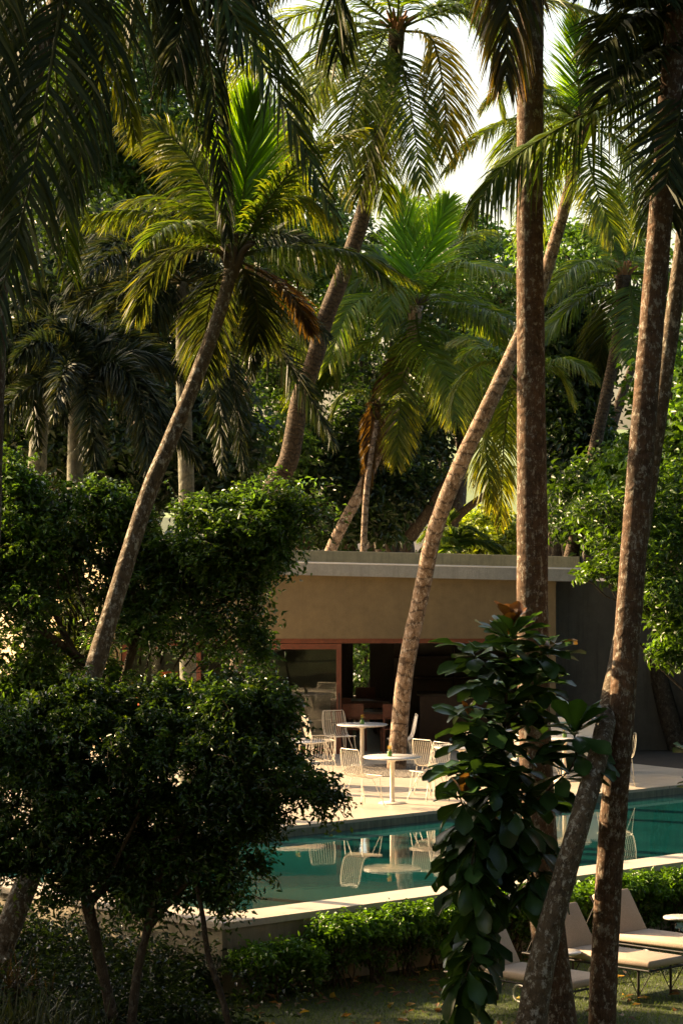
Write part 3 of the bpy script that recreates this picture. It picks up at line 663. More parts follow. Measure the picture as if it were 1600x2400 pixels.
# palm B, crown at the top middle
palm('tall ringed palm with swept trunk and crown at the top middle', [(548, 1860, 50, 60), (572, 1500, 50, 54), (628, 1180, 50, 50), (676, 1080, 50, 47), (703, 937, 50, 43), (736, 845, 50, 41), (763, 745, 50, 40), (792, 670, 50, 39), (842, 530, 50, 38), (890, 337, 50, 37), (922, 150, 50, 36), (930, 70, 50, 38)], 'bark_brown',
     [dict(p=[(915, 60), (830, 60), (720, 160), (640, 380)], dY=-2), dict(p=[(910, 60), (770, 20), (620, 80), (540, 260)], dY=2, yellow=.55), dict(p=[(905, 75), (840, 200), (790, 430)], dY=-2), dict(p=[(920, 90), (890, 250), (840, 460)], dY=-1.5, col=DARK * 1.3),
      dict(p=[(935, 70), (1010, 90), (1040, 220), (1045, 360)], dY=-1, yellow=1.0, col=YEL), dict(p=[(940, 60), (1040, 10), (1130, 80), (1175, 260)], dY=0, yellow=.4), dict(p=[(940, 50), (1080, 0), (1210, 100), (1280, 300)], dY=2), dict(p=[(930, 90), (960, 240), (990, 440)], dY=-2, yellow=.35),
      dict(p=[(920, 40), (880, -60), (760, -90), (640, 0)], dY=-2), dict(p=[(930, 40), (990, -60), (1090, -30), (1160, 90)], dY=3), dict(p=[(900, 80), (780, 140), (700, 320), (690, 480)], dY=1, yellow=.6), dict(p=[(915, 90), (880, 300), (900, 480)], dY=-1, yellow=.3), dict(p=[(905, 70), (740, 60), (600, 200), (560, 420)], dY=-1, yellow=.8)],
     L=4.5, leaf=.95, nfree=6, el=(70, -10), yellow=.4, seed=5, husk='coconut')
# palm A, leaning from the left
palm('slender grey palm leaning right from the lower left corner', [(-70, 2470, 33, 62), (0, 2235, 33.4, 60), (80, 2020, 33.8, 57), (150, 1800, 34.2, 52), (210, 1605, 34.5, 47), (262, 1430, 34.7, 42), (305, 1290, 34.9, 40), (350, 1150, 35, 39), (400, 1030, 35, 37), (450, 910, 35, 35), (495, 790, 35, 33), (530, 680, 35, 31), (546, 600, 35, 32)], 'bark_grey',
     [dict(p=[(552, 585), (572, 440), (592, 225)], normal=HG, col=LIME, tip=LIME * 1.1, yellow=.3, sag=.08, L=.95, ang=(42, 14), n=120, wid=.035), dict(p=[(560, 585), (650, 440), (740, 345), (845, 302)], dY=-1, yellow=.45, sag=.5, L=.62),
      dict(p=[(540, 590), (450, 530), (310, 492), (160, 515)], dY=-.5, yellow=.3, L=.5, sag=.8), dict(p=[(540, 580), (480, 430), (400, 320), (290, 285)], dY=1, yellow=.7, L=.7, normal=HG), dict(p=[(545, 580), (520, 450), (450, 350), (390, 330)], dY=1.5, yellow=.7, L=.75, normal=HG),
      dict(p=[(560, 600), (690, 580), (820, 590), (912, 660)], dY=-1, L=.55, sag=.9), dict(p=[(558, 610), (630, 650), (690, 700), (735, 780)], dY=1, yellow=.6, tip=BRN * .6, col=BRN * .3, L=.42), dict(p=[(560, 590), (630, 490), (700, 465), (775, 510)], dY=.5, yellow=.5, L=.6, sag=.9),
      dict(p=[(540, 600), (440, 580), (360, 640), (320, 740)], dY=.5, L=.6, col=DARK), dict(p=[(545, 610), (500, 680), (480, 790), (485, 880)], dY=1, L=.6, col=DARK), dict(p=[(560, 610), (600, 700), (605, 800)], dY=.5, L=.6, col=DARK), dict(p=[(545, 590), (430, 480), (330, 470), (250, 530)], dY=1.5, L=.6, yellow=.5), dict(p=[(556, 585), (620, 380), (680, 290)], dY=1, yellow=.6, L=.7)],
     L=2.8, leaf=.6, nfree=3, el=(50, 10), yellow=.2, seed=8, n=130, frad=.018, wid=.023, col=GREEN * .8)
# palm C behind the roof, middle
palm('green palm with upright centre fronds standing behind the cafe roof', [(745, 1420, 66, 30), (775, 1290, 66, 27), (850, 1140, 66, 26), (905, 1010, 66, 25), (950, 860, 66, 25), (968, 770, 66, 30), (974, 715, 66, 34)], 'bark_pale',
     [dict(p=[(970, 710), (952, 585), (938, 455)], normal=HG, sag=.15, col=LIME * 1.5, tip=YEL * 1.2, L=1.25, ang=(40, 15), n=120), dict(p=[(978, 705), (1005, 585), (1050, 470)], normal=HG, sag=.2, col=LIME * 1.4, tip=YEL * 1.2, L=1.25, ang=(45, 18)), dict(p=[(965, 715), (880, 650), (800, 690), (740, 790)], dY=-1, col=GREEN),
      dict(p=[(965, 740), (850, 810), (730, 850), (670, 1010)], dY=-1, yellow=.5), dict(p=[(985, 710), (1070, 620), (1200, 640)], dY=-3, yellow=.6, L=1.25, col=GREEN * 1.6), dict(p=[(965, 735), (900, 690), (820, 720), (770, 850)], dY=-3, yellow=.5, L=1.2, col=GREEN * 1.5), dict(p=[(975, 725), (985, 800), (1040, 880), (1070, 990)], dY=-3, yellow=.7, L=1.1, col=GREEN * 1.5), dict(p=[(985, 730), (1090, 730), (1210, 790)], dY=-2), dict(p=[(965, 770), (948, 860), (935, 970), (930, 1090)], dY=-1.5, col=GREEN, tip=YEL * 1.2, yellow=.8, L=.9, normal=HG, sag=.35), dict(p=[(985, 770), (1050, 790), (1060, 900), (1040, 980)], dY=-1, yellow=.55),
      dict(p=[(985, 750), (1090, 820), (1160, 920), (1180, 1040)], dY=1, yellow=.5), dict(p=[(960, 730), (870, 730), (800, 800), (770, 900)], dY=1), dict(p=[(960, 700), (880, 590), (800, 560)], dY=1), dict(p=[(985, 700), (1080, 560), (1150, 540)], dY=2, yellow=.4), dict(p=[(955, 780), (890, 900), (870, 1060), (855, 1150)], dY=-.5, col=BRN * .5, tip=BRN * .6, yellow=.5, L=.6, sag=1)],
     L=4.6, leaf=1.1, nfree=4, el=(40, 0), yellow=.4, seed=11, col=GREEN * 1.35, wid=.04)
# palm D, right, orange crown
palm('thin leaning palm with orange dead husks behind the dark wall', [(1330, 1330, 60, 32), (1368, 1175, 60, 31), (1402, 1010, 60, 29), (1436, 850, 60, 27), (1456, 720, 60, 27), (1460, 645, 60, 40)], 'bark_brown',
     [dict(p=[(1450, 640), (1370, 640), (1280, 690)], dY=-1), dict(p=[(1450, 650), (1360, 700), (1265, 790)], dY=-1, yellow=.2), dict(p=[(1475, 650), (1482, 750), (1475, 850)], dY=-1.5, normal=HG, L=.85, sag=.3, yellow=.2), dict(p=[(1455, 630), (1420, 530), (1365, 455)], dY=1), dict(p=[(1465, 630), (1520, 540), (1590, 520)], dY=0), dict(p=[(1470, 640), (1540, 650), (1600, 720)], dY=0),
      dict(p=[(1455, 660), (1420, 760), (1400, 860)], dY=1, col=DARK), dict(p=[(1460, 630), (1465, 520), (1450, 420)], dY=1, yellow=.3), dict(p=[(1470, 660), (1530, 740), (1550, 860)], dY=1, col=DARK * 1.4)],
     L=3.2, leaf=.9, nfree=3, el=(40, 10), yellow=.3, seed=14, col=GREEN * 1.2, husk='coconut')
palm('backlit yellowing palm mostly hidden behind the thick trunk', [(1232, 1420, 58, 26), (1230, 1150, 58, 25), (1226, 900, 58, 25)], 'bark_brown',
     [dict(p=[(1226, 900), (1150, 850), (1080, 890), (1050, 990)], yellow=.6), dict(p=[(1226, 905), (1170, 930), (1140, 1040), (1150, 1180)], yellow=1.1, sag=.7, L=.7), dict(p=[(1226, 900), (1190, 960), (1178, 1080), (1172, 1230)], yellow=1.2, L=.65, dY=1), dict(p=[(1226, 895), (1130, 800), (1060, 800)], dY=1, yellow=.4), dict(p=[(1226, 900), (1290, 860), (1340, 930)], yellow=.5)], L=2.5, leaf=.7, nfree=3, el=(60, 20), yellow=.4, seed=41)
# thin back palms
palm('very thin pale palm stem behind the cafe, beside the middle palm', [(850, 1400, 63, 17), (853, 1250, 63, 15), (862, 1120, 63, 14), (884, 985, 63, 13)], 'bark_pale', [dict(p=[(884, 985), (850, 920), (800, 930), (770, 1000)], L=.5, col=GREEN * .7), dict(p=[(884, 985), (890, 945), (876, 940), (868, 1010), (862, 1100)], L=.4, col=BRN * .4, tip=BRN * .4), dict(p=[(884, 985), (930, 930), (985, 960)], L=.5, col=GREEN * .6)], L=1.6, leaf=.5, nfree=0, seed=17, heart=False)
palm('thin white palm stem in the dark thicket on the left', [(556, 1300, 60, 18), (566, 1080, 60, 17), (580, 900, 60, 15), (602, 745, 60, 13), (608, 690, 60, 13)], 'bark_pale', [dict(p=[(606, 690), (560, 640), (500, 680)], L=.7), dict(p=[(606, 690), (650, 630), (720, 650)], L=.7, yellow=.8), dict(p=[(608, 690), (610, 600), (640, 530)], L=.7)], L=2.6, leaf=.7, nfree=5, seed=19)
# foreground trunks
palm('thick reddish palm trunk rising straight through the picture on the right', [(1312, 2480, 31.8, 104), (1300, 2330, 31.8, 84), (1282, 2150, 31.8, 80), (1258, 1850, 31.8, 78), (1248, 1500, 31.8, 74), (1247, 1250, 31.8, 73), (1244, 900, 31.8, 66), (1241, 500, 31.8, 62), (1243, 100, 31.8, 62), (1246, -350, 31.8, 58), (1250, -700, 31.8, 54)], 'bark_red',
     [dict(p=[(1245, -650), (1215, -350), (1195, -50), (1185, 190)], dY=-1, col=DARK * .9, tip=BRN, yellow=.4, L=.85, sag=1.0, wid=.035), dict(p=[(1245, -650), (1190, -480), (1160, -200), (1165, 40)], dY=-.5, col=DARK, yellow=.3, L=.8), dict(p=[(1250, -650), (1360, -520), (1420, -250), (1410, -30)], dY=1, col=DARK, yellow=.3, L=.8)],
     L=4.6, leaf=.85, nfree=16, el=(80, -5), yellow=.3, seed=21, col=GREEN * .8)
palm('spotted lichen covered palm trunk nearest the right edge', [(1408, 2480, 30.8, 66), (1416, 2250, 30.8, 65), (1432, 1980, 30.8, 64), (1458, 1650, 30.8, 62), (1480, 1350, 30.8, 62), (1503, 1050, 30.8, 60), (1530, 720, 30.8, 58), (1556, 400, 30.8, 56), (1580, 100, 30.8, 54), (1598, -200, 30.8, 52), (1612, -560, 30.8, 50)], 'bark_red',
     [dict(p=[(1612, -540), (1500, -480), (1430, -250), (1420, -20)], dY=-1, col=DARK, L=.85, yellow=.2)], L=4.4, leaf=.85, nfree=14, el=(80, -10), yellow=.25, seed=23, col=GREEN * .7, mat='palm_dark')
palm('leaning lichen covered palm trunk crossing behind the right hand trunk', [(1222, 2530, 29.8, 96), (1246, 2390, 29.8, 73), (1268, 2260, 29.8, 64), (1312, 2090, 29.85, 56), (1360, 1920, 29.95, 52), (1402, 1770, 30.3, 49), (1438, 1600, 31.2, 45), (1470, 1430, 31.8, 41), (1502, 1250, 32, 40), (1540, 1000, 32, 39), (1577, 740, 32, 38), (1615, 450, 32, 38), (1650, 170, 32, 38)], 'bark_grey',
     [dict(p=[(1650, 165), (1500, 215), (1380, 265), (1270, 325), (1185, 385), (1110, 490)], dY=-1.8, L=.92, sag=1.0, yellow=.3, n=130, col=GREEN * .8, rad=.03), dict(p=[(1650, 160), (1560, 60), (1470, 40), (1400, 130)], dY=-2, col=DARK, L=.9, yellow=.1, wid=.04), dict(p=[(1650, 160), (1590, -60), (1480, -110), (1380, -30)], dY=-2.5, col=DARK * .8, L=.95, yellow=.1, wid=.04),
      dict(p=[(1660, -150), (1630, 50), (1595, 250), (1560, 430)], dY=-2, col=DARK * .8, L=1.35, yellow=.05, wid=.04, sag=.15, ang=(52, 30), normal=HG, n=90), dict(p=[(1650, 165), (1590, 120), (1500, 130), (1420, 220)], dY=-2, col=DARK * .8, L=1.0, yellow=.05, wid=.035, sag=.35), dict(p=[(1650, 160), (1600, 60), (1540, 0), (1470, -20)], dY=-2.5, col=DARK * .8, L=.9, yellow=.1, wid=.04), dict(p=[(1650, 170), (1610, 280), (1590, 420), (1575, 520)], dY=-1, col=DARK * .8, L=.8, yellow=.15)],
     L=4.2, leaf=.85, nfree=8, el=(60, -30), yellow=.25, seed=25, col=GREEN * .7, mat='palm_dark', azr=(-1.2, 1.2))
# foreground left palms (crowns above the frame)
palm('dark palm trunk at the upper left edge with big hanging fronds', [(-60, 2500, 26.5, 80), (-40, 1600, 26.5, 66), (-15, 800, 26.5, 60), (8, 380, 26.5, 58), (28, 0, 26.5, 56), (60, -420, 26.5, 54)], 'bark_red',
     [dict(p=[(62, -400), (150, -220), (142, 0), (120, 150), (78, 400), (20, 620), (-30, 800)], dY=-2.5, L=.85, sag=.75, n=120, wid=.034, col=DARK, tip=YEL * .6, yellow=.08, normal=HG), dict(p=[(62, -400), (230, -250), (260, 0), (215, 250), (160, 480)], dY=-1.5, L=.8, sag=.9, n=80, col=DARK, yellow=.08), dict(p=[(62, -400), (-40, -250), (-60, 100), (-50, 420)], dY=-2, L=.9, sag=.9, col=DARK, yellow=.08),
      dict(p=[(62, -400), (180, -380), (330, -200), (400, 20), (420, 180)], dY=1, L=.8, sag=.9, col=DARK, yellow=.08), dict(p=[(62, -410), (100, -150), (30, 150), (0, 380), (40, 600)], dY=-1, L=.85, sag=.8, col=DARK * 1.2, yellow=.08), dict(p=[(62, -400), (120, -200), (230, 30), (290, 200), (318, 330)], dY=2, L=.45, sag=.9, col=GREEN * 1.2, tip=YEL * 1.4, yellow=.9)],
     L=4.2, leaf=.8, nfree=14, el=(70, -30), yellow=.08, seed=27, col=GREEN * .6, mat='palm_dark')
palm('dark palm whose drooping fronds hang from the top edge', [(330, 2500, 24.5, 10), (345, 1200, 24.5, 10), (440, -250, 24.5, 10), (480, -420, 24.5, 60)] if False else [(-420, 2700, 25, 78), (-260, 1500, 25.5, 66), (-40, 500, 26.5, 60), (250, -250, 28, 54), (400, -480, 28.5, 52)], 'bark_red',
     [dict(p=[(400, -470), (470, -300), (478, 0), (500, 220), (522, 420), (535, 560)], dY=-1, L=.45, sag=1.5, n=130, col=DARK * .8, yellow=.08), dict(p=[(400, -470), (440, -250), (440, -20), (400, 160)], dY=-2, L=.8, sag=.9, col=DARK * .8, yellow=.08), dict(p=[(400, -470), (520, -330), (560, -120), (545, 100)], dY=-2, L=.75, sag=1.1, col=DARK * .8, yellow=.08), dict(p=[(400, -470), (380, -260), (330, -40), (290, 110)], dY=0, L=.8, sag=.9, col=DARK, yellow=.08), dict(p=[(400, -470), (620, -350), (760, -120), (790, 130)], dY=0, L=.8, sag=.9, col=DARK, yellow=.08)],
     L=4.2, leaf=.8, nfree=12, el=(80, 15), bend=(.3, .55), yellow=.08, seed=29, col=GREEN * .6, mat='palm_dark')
# foxtail palms
FX = dict(mat='fox', plum=True, name='foxtail_palm', heart=False, wid=.026, n=260, sag=.35, bend=(.5, .95), group='dark foxtail palms on the left')
fxc = np.array([.018, .032, .015])
palm('dark foxtail palm with stout grey trunk nearest the left edge', [(78, 1900, 46, 50), (80, 1300, 46, 46), (88, 1080, 46, 44), (96, 930, 46, 36), (100, 850, 46, 30)], 'foxbark',
     [dict(p=[(100, 850), (85, 760), (40, 780), (10, 900)], L=.45, dY=-1), dict(p=[(100, 850), (120, 750), (140, 800), (150, 1000)], L=.45, dY=-1.5), dict(p=[(100, 850), (60, 780), (70, 880), (90, 1060)], L=.45, dY=-1.5), dict(p=[(100, 850), (110, 720), (80, 680), (30, 720)], L=.45)], L=2.2, leaf=.42, nfree=8, el=(60, -10), col=fxc, yellow=.0, seed=31, **FX)
palm('dark foxtail palm with grey trunk rising from the bright shrub', [(180, 1900, 45, 42), (178, 1300, 45, 40), (176, 1100, 45, 38), (178, 960, 45, 32), (185, 880, 45, 28)], 'foxbark',
     [dict(p=[(185, 880), (260, 850), (350, 920), (400, 1060)], L=.5, dY=-1), dict(p=[(185, 880), (240, 800), (330, 800), (420, 880)], L=.5, dY=1), dict(p=[(185, 880), (290, 880), (340, 1000), (350, 1130)], L=.5, dY=-1.5), dict(p=[(185, 880), (170, 800), (120, 760)], L=.5), dict(p=[(185, 880), (200, 900), (215, 1000), (225, 1130)], L=.45, dY=-1.5)], L=2.6, leaf=.45, nfree=8, el=(60, -10), col=fxc, yellow=.03, seed=33, **FX)
palm('dark foxtail palm with wide black fronds behind the slender grey palm', [(440, 1900, 49, 40), (440, 1300, 49, 38), (430, 900, 49, 34), (428, 700, 49, 30), (430, 660, 49, 28)], 'foxbark',
     [dict(p=[(430, 660), (340, 560), (230, 590), (150, 700)], L=.55), dict(p=[(430, 660), (350, 640), (260, 720), (220, 830)], L=.55, dY=-1), dict(p=[(430, 660), (520, 640), (580, 760), (590, 880)], L=.55), dict(p=[(430, 660), (500, 700), (540, 850), (570, 1100)], L=.55, dY=-1), dict(p=[(430, 660), (480, 760), (510, 900), (520, 1100)], L=.5, dY=-1.5), dict(p=[(430, 660), (380, 720), (330, 800), (330, 900)], L=.55, dY=-1), dict(p=[(430, 660), (400, 550), (300, 520), (200, 560)], L=.55, dY=1), dict(p=[(430, 660), (440, 560), (400, 500)], L=.55), dict(p=[(430, 660), (300, 680), (200, 760), (160, 900)], L=.55, dY=.5)], L=3.6, leaf=.55, nfree=10, el=(50, -20), col=fxc, yellow=.0, seed=35, **FX)
# young palms low down
palm('young palm with stiff dark fronds before the sunlit cream wall', [(165, 1860, 44, 26), (166, 1700, 44, 24), (168, 1600, 44, 22)], 'bark_brown',
     [dict(p=[(168, 1600), (190, 1480), (235, 1400)], L=.55, sag=.2), dict(p=[(168, 1600), (150, 1480), (110, 1420)], L=.55, sag=.2), dict(p=[(168, 1600), (175, 1450), (190, 1370)], L=.5, sag=.2, normal=HG), dict(p=[(168, 1600), (230, 1540), (280, 1590)], L=.45, sag=.3), dict(p=[(168, 1600), (110, 1530), (40, 1560)], L=.5, sag=.3)], L=1.6, leaf=.45, nfree=5, el=(70, 10), col=DARK, yellow=.1, seed=37, name='young_palm', heart=False)
palm('small bright palm peeping over the cafe roof', [(1075, 1420, 62, 14), (1075, 1340, 62, 13), (1075, 1290, 62, 12)], 'bark_brown',
     [dict(p=[(1075, 1290), (1030, 1240), (985, 1260)], L=.5, sag=.5), dict(p=[(1075, 1290), (1085, 1240), (1130, 1250)], L=.5, sag=.5), dict(p=[(1075, 1290), (1050, 1230), (1060, 1200)], L=.5, sag=.3), dict(p=[(1075, 1290), (1110, 1270), (1160, 1290)], L=.5, sag=.5)], L=1.6, leaf=.5, nfree=5, el=(60, 10), col=GREEN * 1.2, yellow=.25, seed=39, name='young_palm', heart=False)

# ------------------------------------------------------------------ broadleaf trees behind
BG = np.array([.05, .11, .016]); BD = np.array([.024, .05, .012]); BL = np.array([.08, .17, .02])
def gr(u, Y, z=-.2): return ((u - 800) / FPX * Y, Y, z)
tg = 'trees behind the cafe'
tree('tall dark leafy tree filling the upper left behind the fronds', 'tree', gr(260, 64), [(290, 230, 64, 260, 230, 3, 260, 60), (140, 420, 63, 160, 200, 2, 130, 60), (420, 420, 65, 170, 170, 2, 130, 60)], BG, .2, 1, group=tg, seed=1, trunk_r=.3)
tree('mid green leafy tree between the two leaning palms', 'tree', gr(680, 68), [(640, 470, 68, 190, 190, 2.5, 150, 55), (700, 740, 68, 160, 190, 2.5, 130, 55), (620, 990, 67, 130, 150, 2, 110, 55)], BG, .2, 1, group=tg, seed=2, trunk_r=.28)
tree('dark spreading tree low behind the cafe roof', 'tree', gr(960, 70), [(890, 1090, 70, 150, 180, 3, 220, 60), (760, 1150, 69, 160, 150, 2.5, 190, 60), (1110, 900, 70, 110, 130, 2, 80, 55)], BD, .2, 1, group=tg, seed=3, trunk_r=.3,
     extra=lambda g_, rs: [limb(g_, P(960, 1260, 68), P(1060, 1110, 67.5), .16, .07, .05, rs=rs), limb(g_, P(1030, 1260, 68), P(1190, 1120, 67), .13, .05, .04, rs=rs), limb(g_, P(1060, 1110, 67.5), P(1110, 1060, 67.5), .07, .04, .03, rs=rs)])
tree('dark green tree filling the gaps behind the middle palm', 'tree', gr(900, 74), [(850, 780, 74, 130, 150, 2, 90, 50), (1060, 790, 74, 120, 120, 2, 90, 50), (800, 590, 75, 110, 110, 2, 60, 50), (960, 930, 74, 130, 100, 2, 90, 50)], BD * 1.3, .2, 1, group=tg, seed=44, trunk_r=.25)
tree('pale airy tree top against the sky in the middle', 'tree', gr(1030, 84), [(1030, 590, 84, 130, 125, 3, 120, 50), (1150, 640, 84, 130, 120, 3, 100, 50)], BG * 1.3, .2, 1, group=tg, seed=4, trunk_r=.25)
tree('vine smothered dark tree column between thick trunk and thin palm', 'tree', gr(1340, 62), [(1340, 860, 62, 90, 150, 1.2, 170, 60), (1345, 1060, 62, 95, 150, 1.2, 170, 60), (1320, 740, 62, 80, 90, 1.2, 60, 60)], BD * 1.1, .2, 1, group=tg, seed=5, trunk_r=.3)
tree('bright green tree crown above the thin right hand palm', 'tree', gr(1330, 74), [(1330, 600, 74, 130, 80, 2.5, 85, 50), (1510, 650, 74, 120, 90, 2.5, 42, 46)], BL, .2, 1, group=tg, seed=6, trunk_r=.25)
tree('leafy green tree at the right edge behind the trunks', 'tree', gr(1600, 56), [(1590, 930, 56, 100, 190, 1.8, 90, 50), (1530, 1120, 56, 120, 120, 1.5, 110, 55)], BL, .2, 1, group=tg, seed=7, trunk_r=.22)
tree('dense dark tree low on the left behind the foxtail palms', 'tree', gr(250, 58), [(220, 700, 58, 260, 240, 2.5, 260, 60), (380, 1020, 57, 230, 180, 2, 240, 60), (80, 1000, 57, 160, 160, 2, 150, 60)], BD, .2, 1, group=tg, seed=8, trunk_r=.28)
tree('bright yellow green bush in sun beyond the cafe roof', 'bush', gr(1140, 78), [(1140, 1255, 78, 110, 60, 2, 120, 50)], np.array([.17, .23, .02]), .2, 1, name='sunlit_bush', seed=9, trunk_r=.1)
tree('dark tree behind the open back window of the cafe', 'tree', gr(850, 68, -.2), [(850, 1560, 68, 130, 170, 1.5, 150, 50)], BG, .16, 1, group=tg, seed=10, trunk_r=.12)
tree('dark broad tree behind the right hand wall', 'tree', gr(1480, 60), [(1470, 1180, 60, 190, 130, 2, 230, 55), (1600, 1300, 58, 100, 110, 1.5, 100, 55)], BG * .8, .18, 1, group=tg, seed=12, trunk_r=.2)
tree('lime green shrub leaning over the dark wall, with orange young tips', 'shrub', gr(1720, 52, -.03), [(1450, 1200, 50, 110, 60, 1, 60, 34), (1520, 1290, 49.5, 120, 80, 1, 80, 36), (1410, 1345, 49.5, 62, 26, .5, 20, 30), (1555, 1400, 49, 80, 60, .8, 44, 36), (1590, 1490, 49, 60, 80, .7, 44, 36), (1590, 1180, 50, 80, 110, 1, 60, 40)], BL * .68, .14, 1, name='flowering_shrub', seed=13, trunk_r=.04, aspect=.36, clump=.36)
# ------------------------------------------------------------------ ficus trees in the left foreground
FC = np.array([.035, .075, .013])
def stems(lst):
    def f(g_, rs):
        for pts in lst:
            q = np.array([P(u, v, Y) for u, v, Y, w_ in pts]); n_ = 24; d = np.linalg.norm(np.diff(q, axis=0), axis=1); cum = np.concatenate([[0], np.cumsum(d)]) / d.sum()
            tube(g_, spline(q, n_), np.interp(np.linspace(0, 1, n_), cum, [w_ * Y / FPX / 2 for u, v, Y, w_ in pts]), 10, bump=.03)
    return f
def inpoly(p, poly):
    x, y = p[:, 0], p[:, 1]; c = np.zeros(len(p), bool); n_ = len(poly); j_ = n_ - 1
    for i_ in range(n_):
        xi, yi = poly[i_]; xj, yj = poly[j_]
        c ^= ((yi > y) != (yj > y)) & (x < (xj - xi) * (y - yi) / (yj - yi + 1e-9) + xi); j_ = i_
    return c
def edge_d(p, poly):
    d = np.full(len(p), 1e9); q = np.asarray(poly, float)
    for a_, b_ in zip(q, np.roll(q, -1, 0)):
        t = np.clip(((p - a_) @ (b_ - a_)) / ((b_ - a_) @ (b_ - a_)), 0, 1); d = np.minimum(d, np.linalg.norm(p - (a_ + t[:, None] * (b_ - a_)), axis=1))
    return d
def ficus(label, base, polys, col, size, stem_list, seed, root_uv):
    """polys: (outline in the photo's pixels, mid depth, half thickness m, clusters, twigs per cluster, leaves per twig, twig length)"""
    rs = np.random.default_rng(seed); root = thing('ficus_tree', base, label, 'tree'); g = Geo(); gt = Geo(); stems(stem_list)(gt, rs)
    for poly, Y, th, nc, nt_, per, L in polys:
        q = np.asarray(poly, float); lo, hi = q.min(0), q.max(0); c = np.zeros((0, 2))
        while len(c) < nc:
            t = rs.uniform(lo, hi, (nc * 3, 2)); c = np.vstack([c, t[inpoly(t, poly)]])
        c = c[:nc]; ed = edge_d(c, poly)
        for (u, v), e in zip(c, ed):
            ty = th * math.sqrt(min(1, e / 110)) ; Yc = Y + rs.uniform(-1, 1) * ty; cp = P(u, v, Yc); r_ = rs.uniform(.07, .24) * (1 if e > 40 else .55)
            m_ = int(nt_ * rs.uniform(.6, 1.3)); st = cp + rs.normal(0, 1, (m_, 3)) * r_ * np.array([1, 1, .6])
            out = nrm(np.array([(u - root_uv[0]) / 300, (Yc - Y) * 1.2, -(v - root_uv[1]) / 300])); o = nrm(out * .8 + rs.normal(0, .55, (m_, 3)) + np.array([0, 0, .1]))
            ln = L * rs.uniform(.5, 1.35, m_); t = np.linspace(.03, 1, per)[None, :, None]
            p = st[:, None] + o[:, None] * ln[:, None, None] * t - np.array([0, 0, 1.]) * (ln * rs.uniform(.3, .9, m_))[:, None, None] * t ** 2
            p = p + rs.normal(0, .022, p.shape); N = np.array([0, -.1, .7]) + rs.normal(0, .55, (m_ * per, 3)) + np.repeat(o * .3, per, 0)
            cc = col * rs.lognormal(0, .22) * np.where(rs.random((m_, 1)) < .07, np.array([[2.2, 1.7, 1.2]]), 1.0) * rs.lognormal(0, .2, (m_, 1))
            leaves(g, p.reshape(-1, 3), N, size, np.repeat(cc, per, 0) * rs.lognormal(0, .22, (m_ * per, 1)), .4, rs=rs)
            for i_ in range(0, m_, 4): tube(gt, p[i_, ::max(1, per // 4)], .004, 4, cap=False)
            if rs.random() < .5: limb(gt, P(u + (root_uv[0] - u) * .3, v + (root_uv[1] - v) * .3 + 20, Y + (Yc - Y) * .5), cp, .014, .005, .06, 7, rs=rs)
    gt.build('trunk', M['bark_tree'], root); g.build('crown', M['ficus'], root); return root
low = [(-60, 1690), (20, 1640), (90, 1680), (140, 1640), (200, 1620), (240, 1660), (300, 1610), (370, 1630), (420, 1600), (460, 1620), (520, 1560), (570, 1570), (620, 1610), (650, 1660), (665, 1720), (670, 1770), (700, 1800), (740, 1855), (765, 1880), (690, 1890), (640, 1930), (600, 1915), (570, 1970), (500, 1990), (440, 1960), (380, 2010), (300, 1980), (240, 2020), (150, 1990), (80, 2040), (-60, 2020)]
lowB = [(100, 1990), (250, 2000), (400, 1980), (560, 1950), (620, 1990), (540, 2060), (500, 2120), (440, 2080), (330, 2110), (240, 2060), (140, 2110), (60, 2050)]
ficus('bushy dark ficus with many stems filling the lower left', P(285, 2440, 31.6), [(low, 31.8, 1.0, 215, 34, 12, .27), (lowB, 31.7, .6, 58, 24, 11, .26)], FC * 1.3, .082,
      [[(275, 2440, 31.6, 30), (245, 2300, 31.6, 27), (205, 2120, 31.6, 30), (180, 1980, 31.8, 22), (120, 1800, 32, 14)], [(305, 2440, 31.5, 24), (320, 2290, 31.5, 22), (345, 2180, 31.5, 20), (380, 2040, 31.5, 18), (450, 1900, 31.5, 14), (520, 1760, 31.6, 8)], [(545, 2440, 31.4, 19), (520, 2340, 31.4, 16), (488, 2240, 31.4, 14), (470, 2120, 31.4, 12), (430, 1960, 31.5, 9)], [(205, 2120, 31.6, 24), (300, 2030, 31.5, 18), (420, 1960, 31.4, 12)],
       [(345, 2180, 31.5, 16), (430, 2080, 31.5, 13), (560, 1960, 31.5, 9), (660, 1880, 31.6, 5)], [(205, 2120, 31.6, 16), (250, 2060, 31.4, 12), (330, 1900, 31.3, 8)]], 20, (300, 2050))
upA = [(-60, 1060), (20, 1070), (60, 1130), (130, 1170), (210, 1150), (225, 1200), (200, 1250), (215, 1300), (150, 1330), (130, 1400), (60, 1380), (-60, 1460)]
upC = [(210, 1150), (290, 1180), (340, 1215), (330, 1260), (290, 1255), (220, 1235)]
upD = [(410, 1240), (480, 1190), (530, 1200), (560, 1180), (620, 1215), (690, 1195), (660, 1250), (620, 1280), (640, 1330), (580, 1340), (590, 1380), (520, 1360), (470, 1390), (420, 1350), (350, 1380), (380, 1300)]
upB = [(250, 1380), (330, 1390), (420, 1370), (560, 1390), (600, 1420), (570, 1470), (640, 1500), (610, 1560), (530, 1560), (480, 1510), (400, 1560), (300, 1520), (260, 1480)]
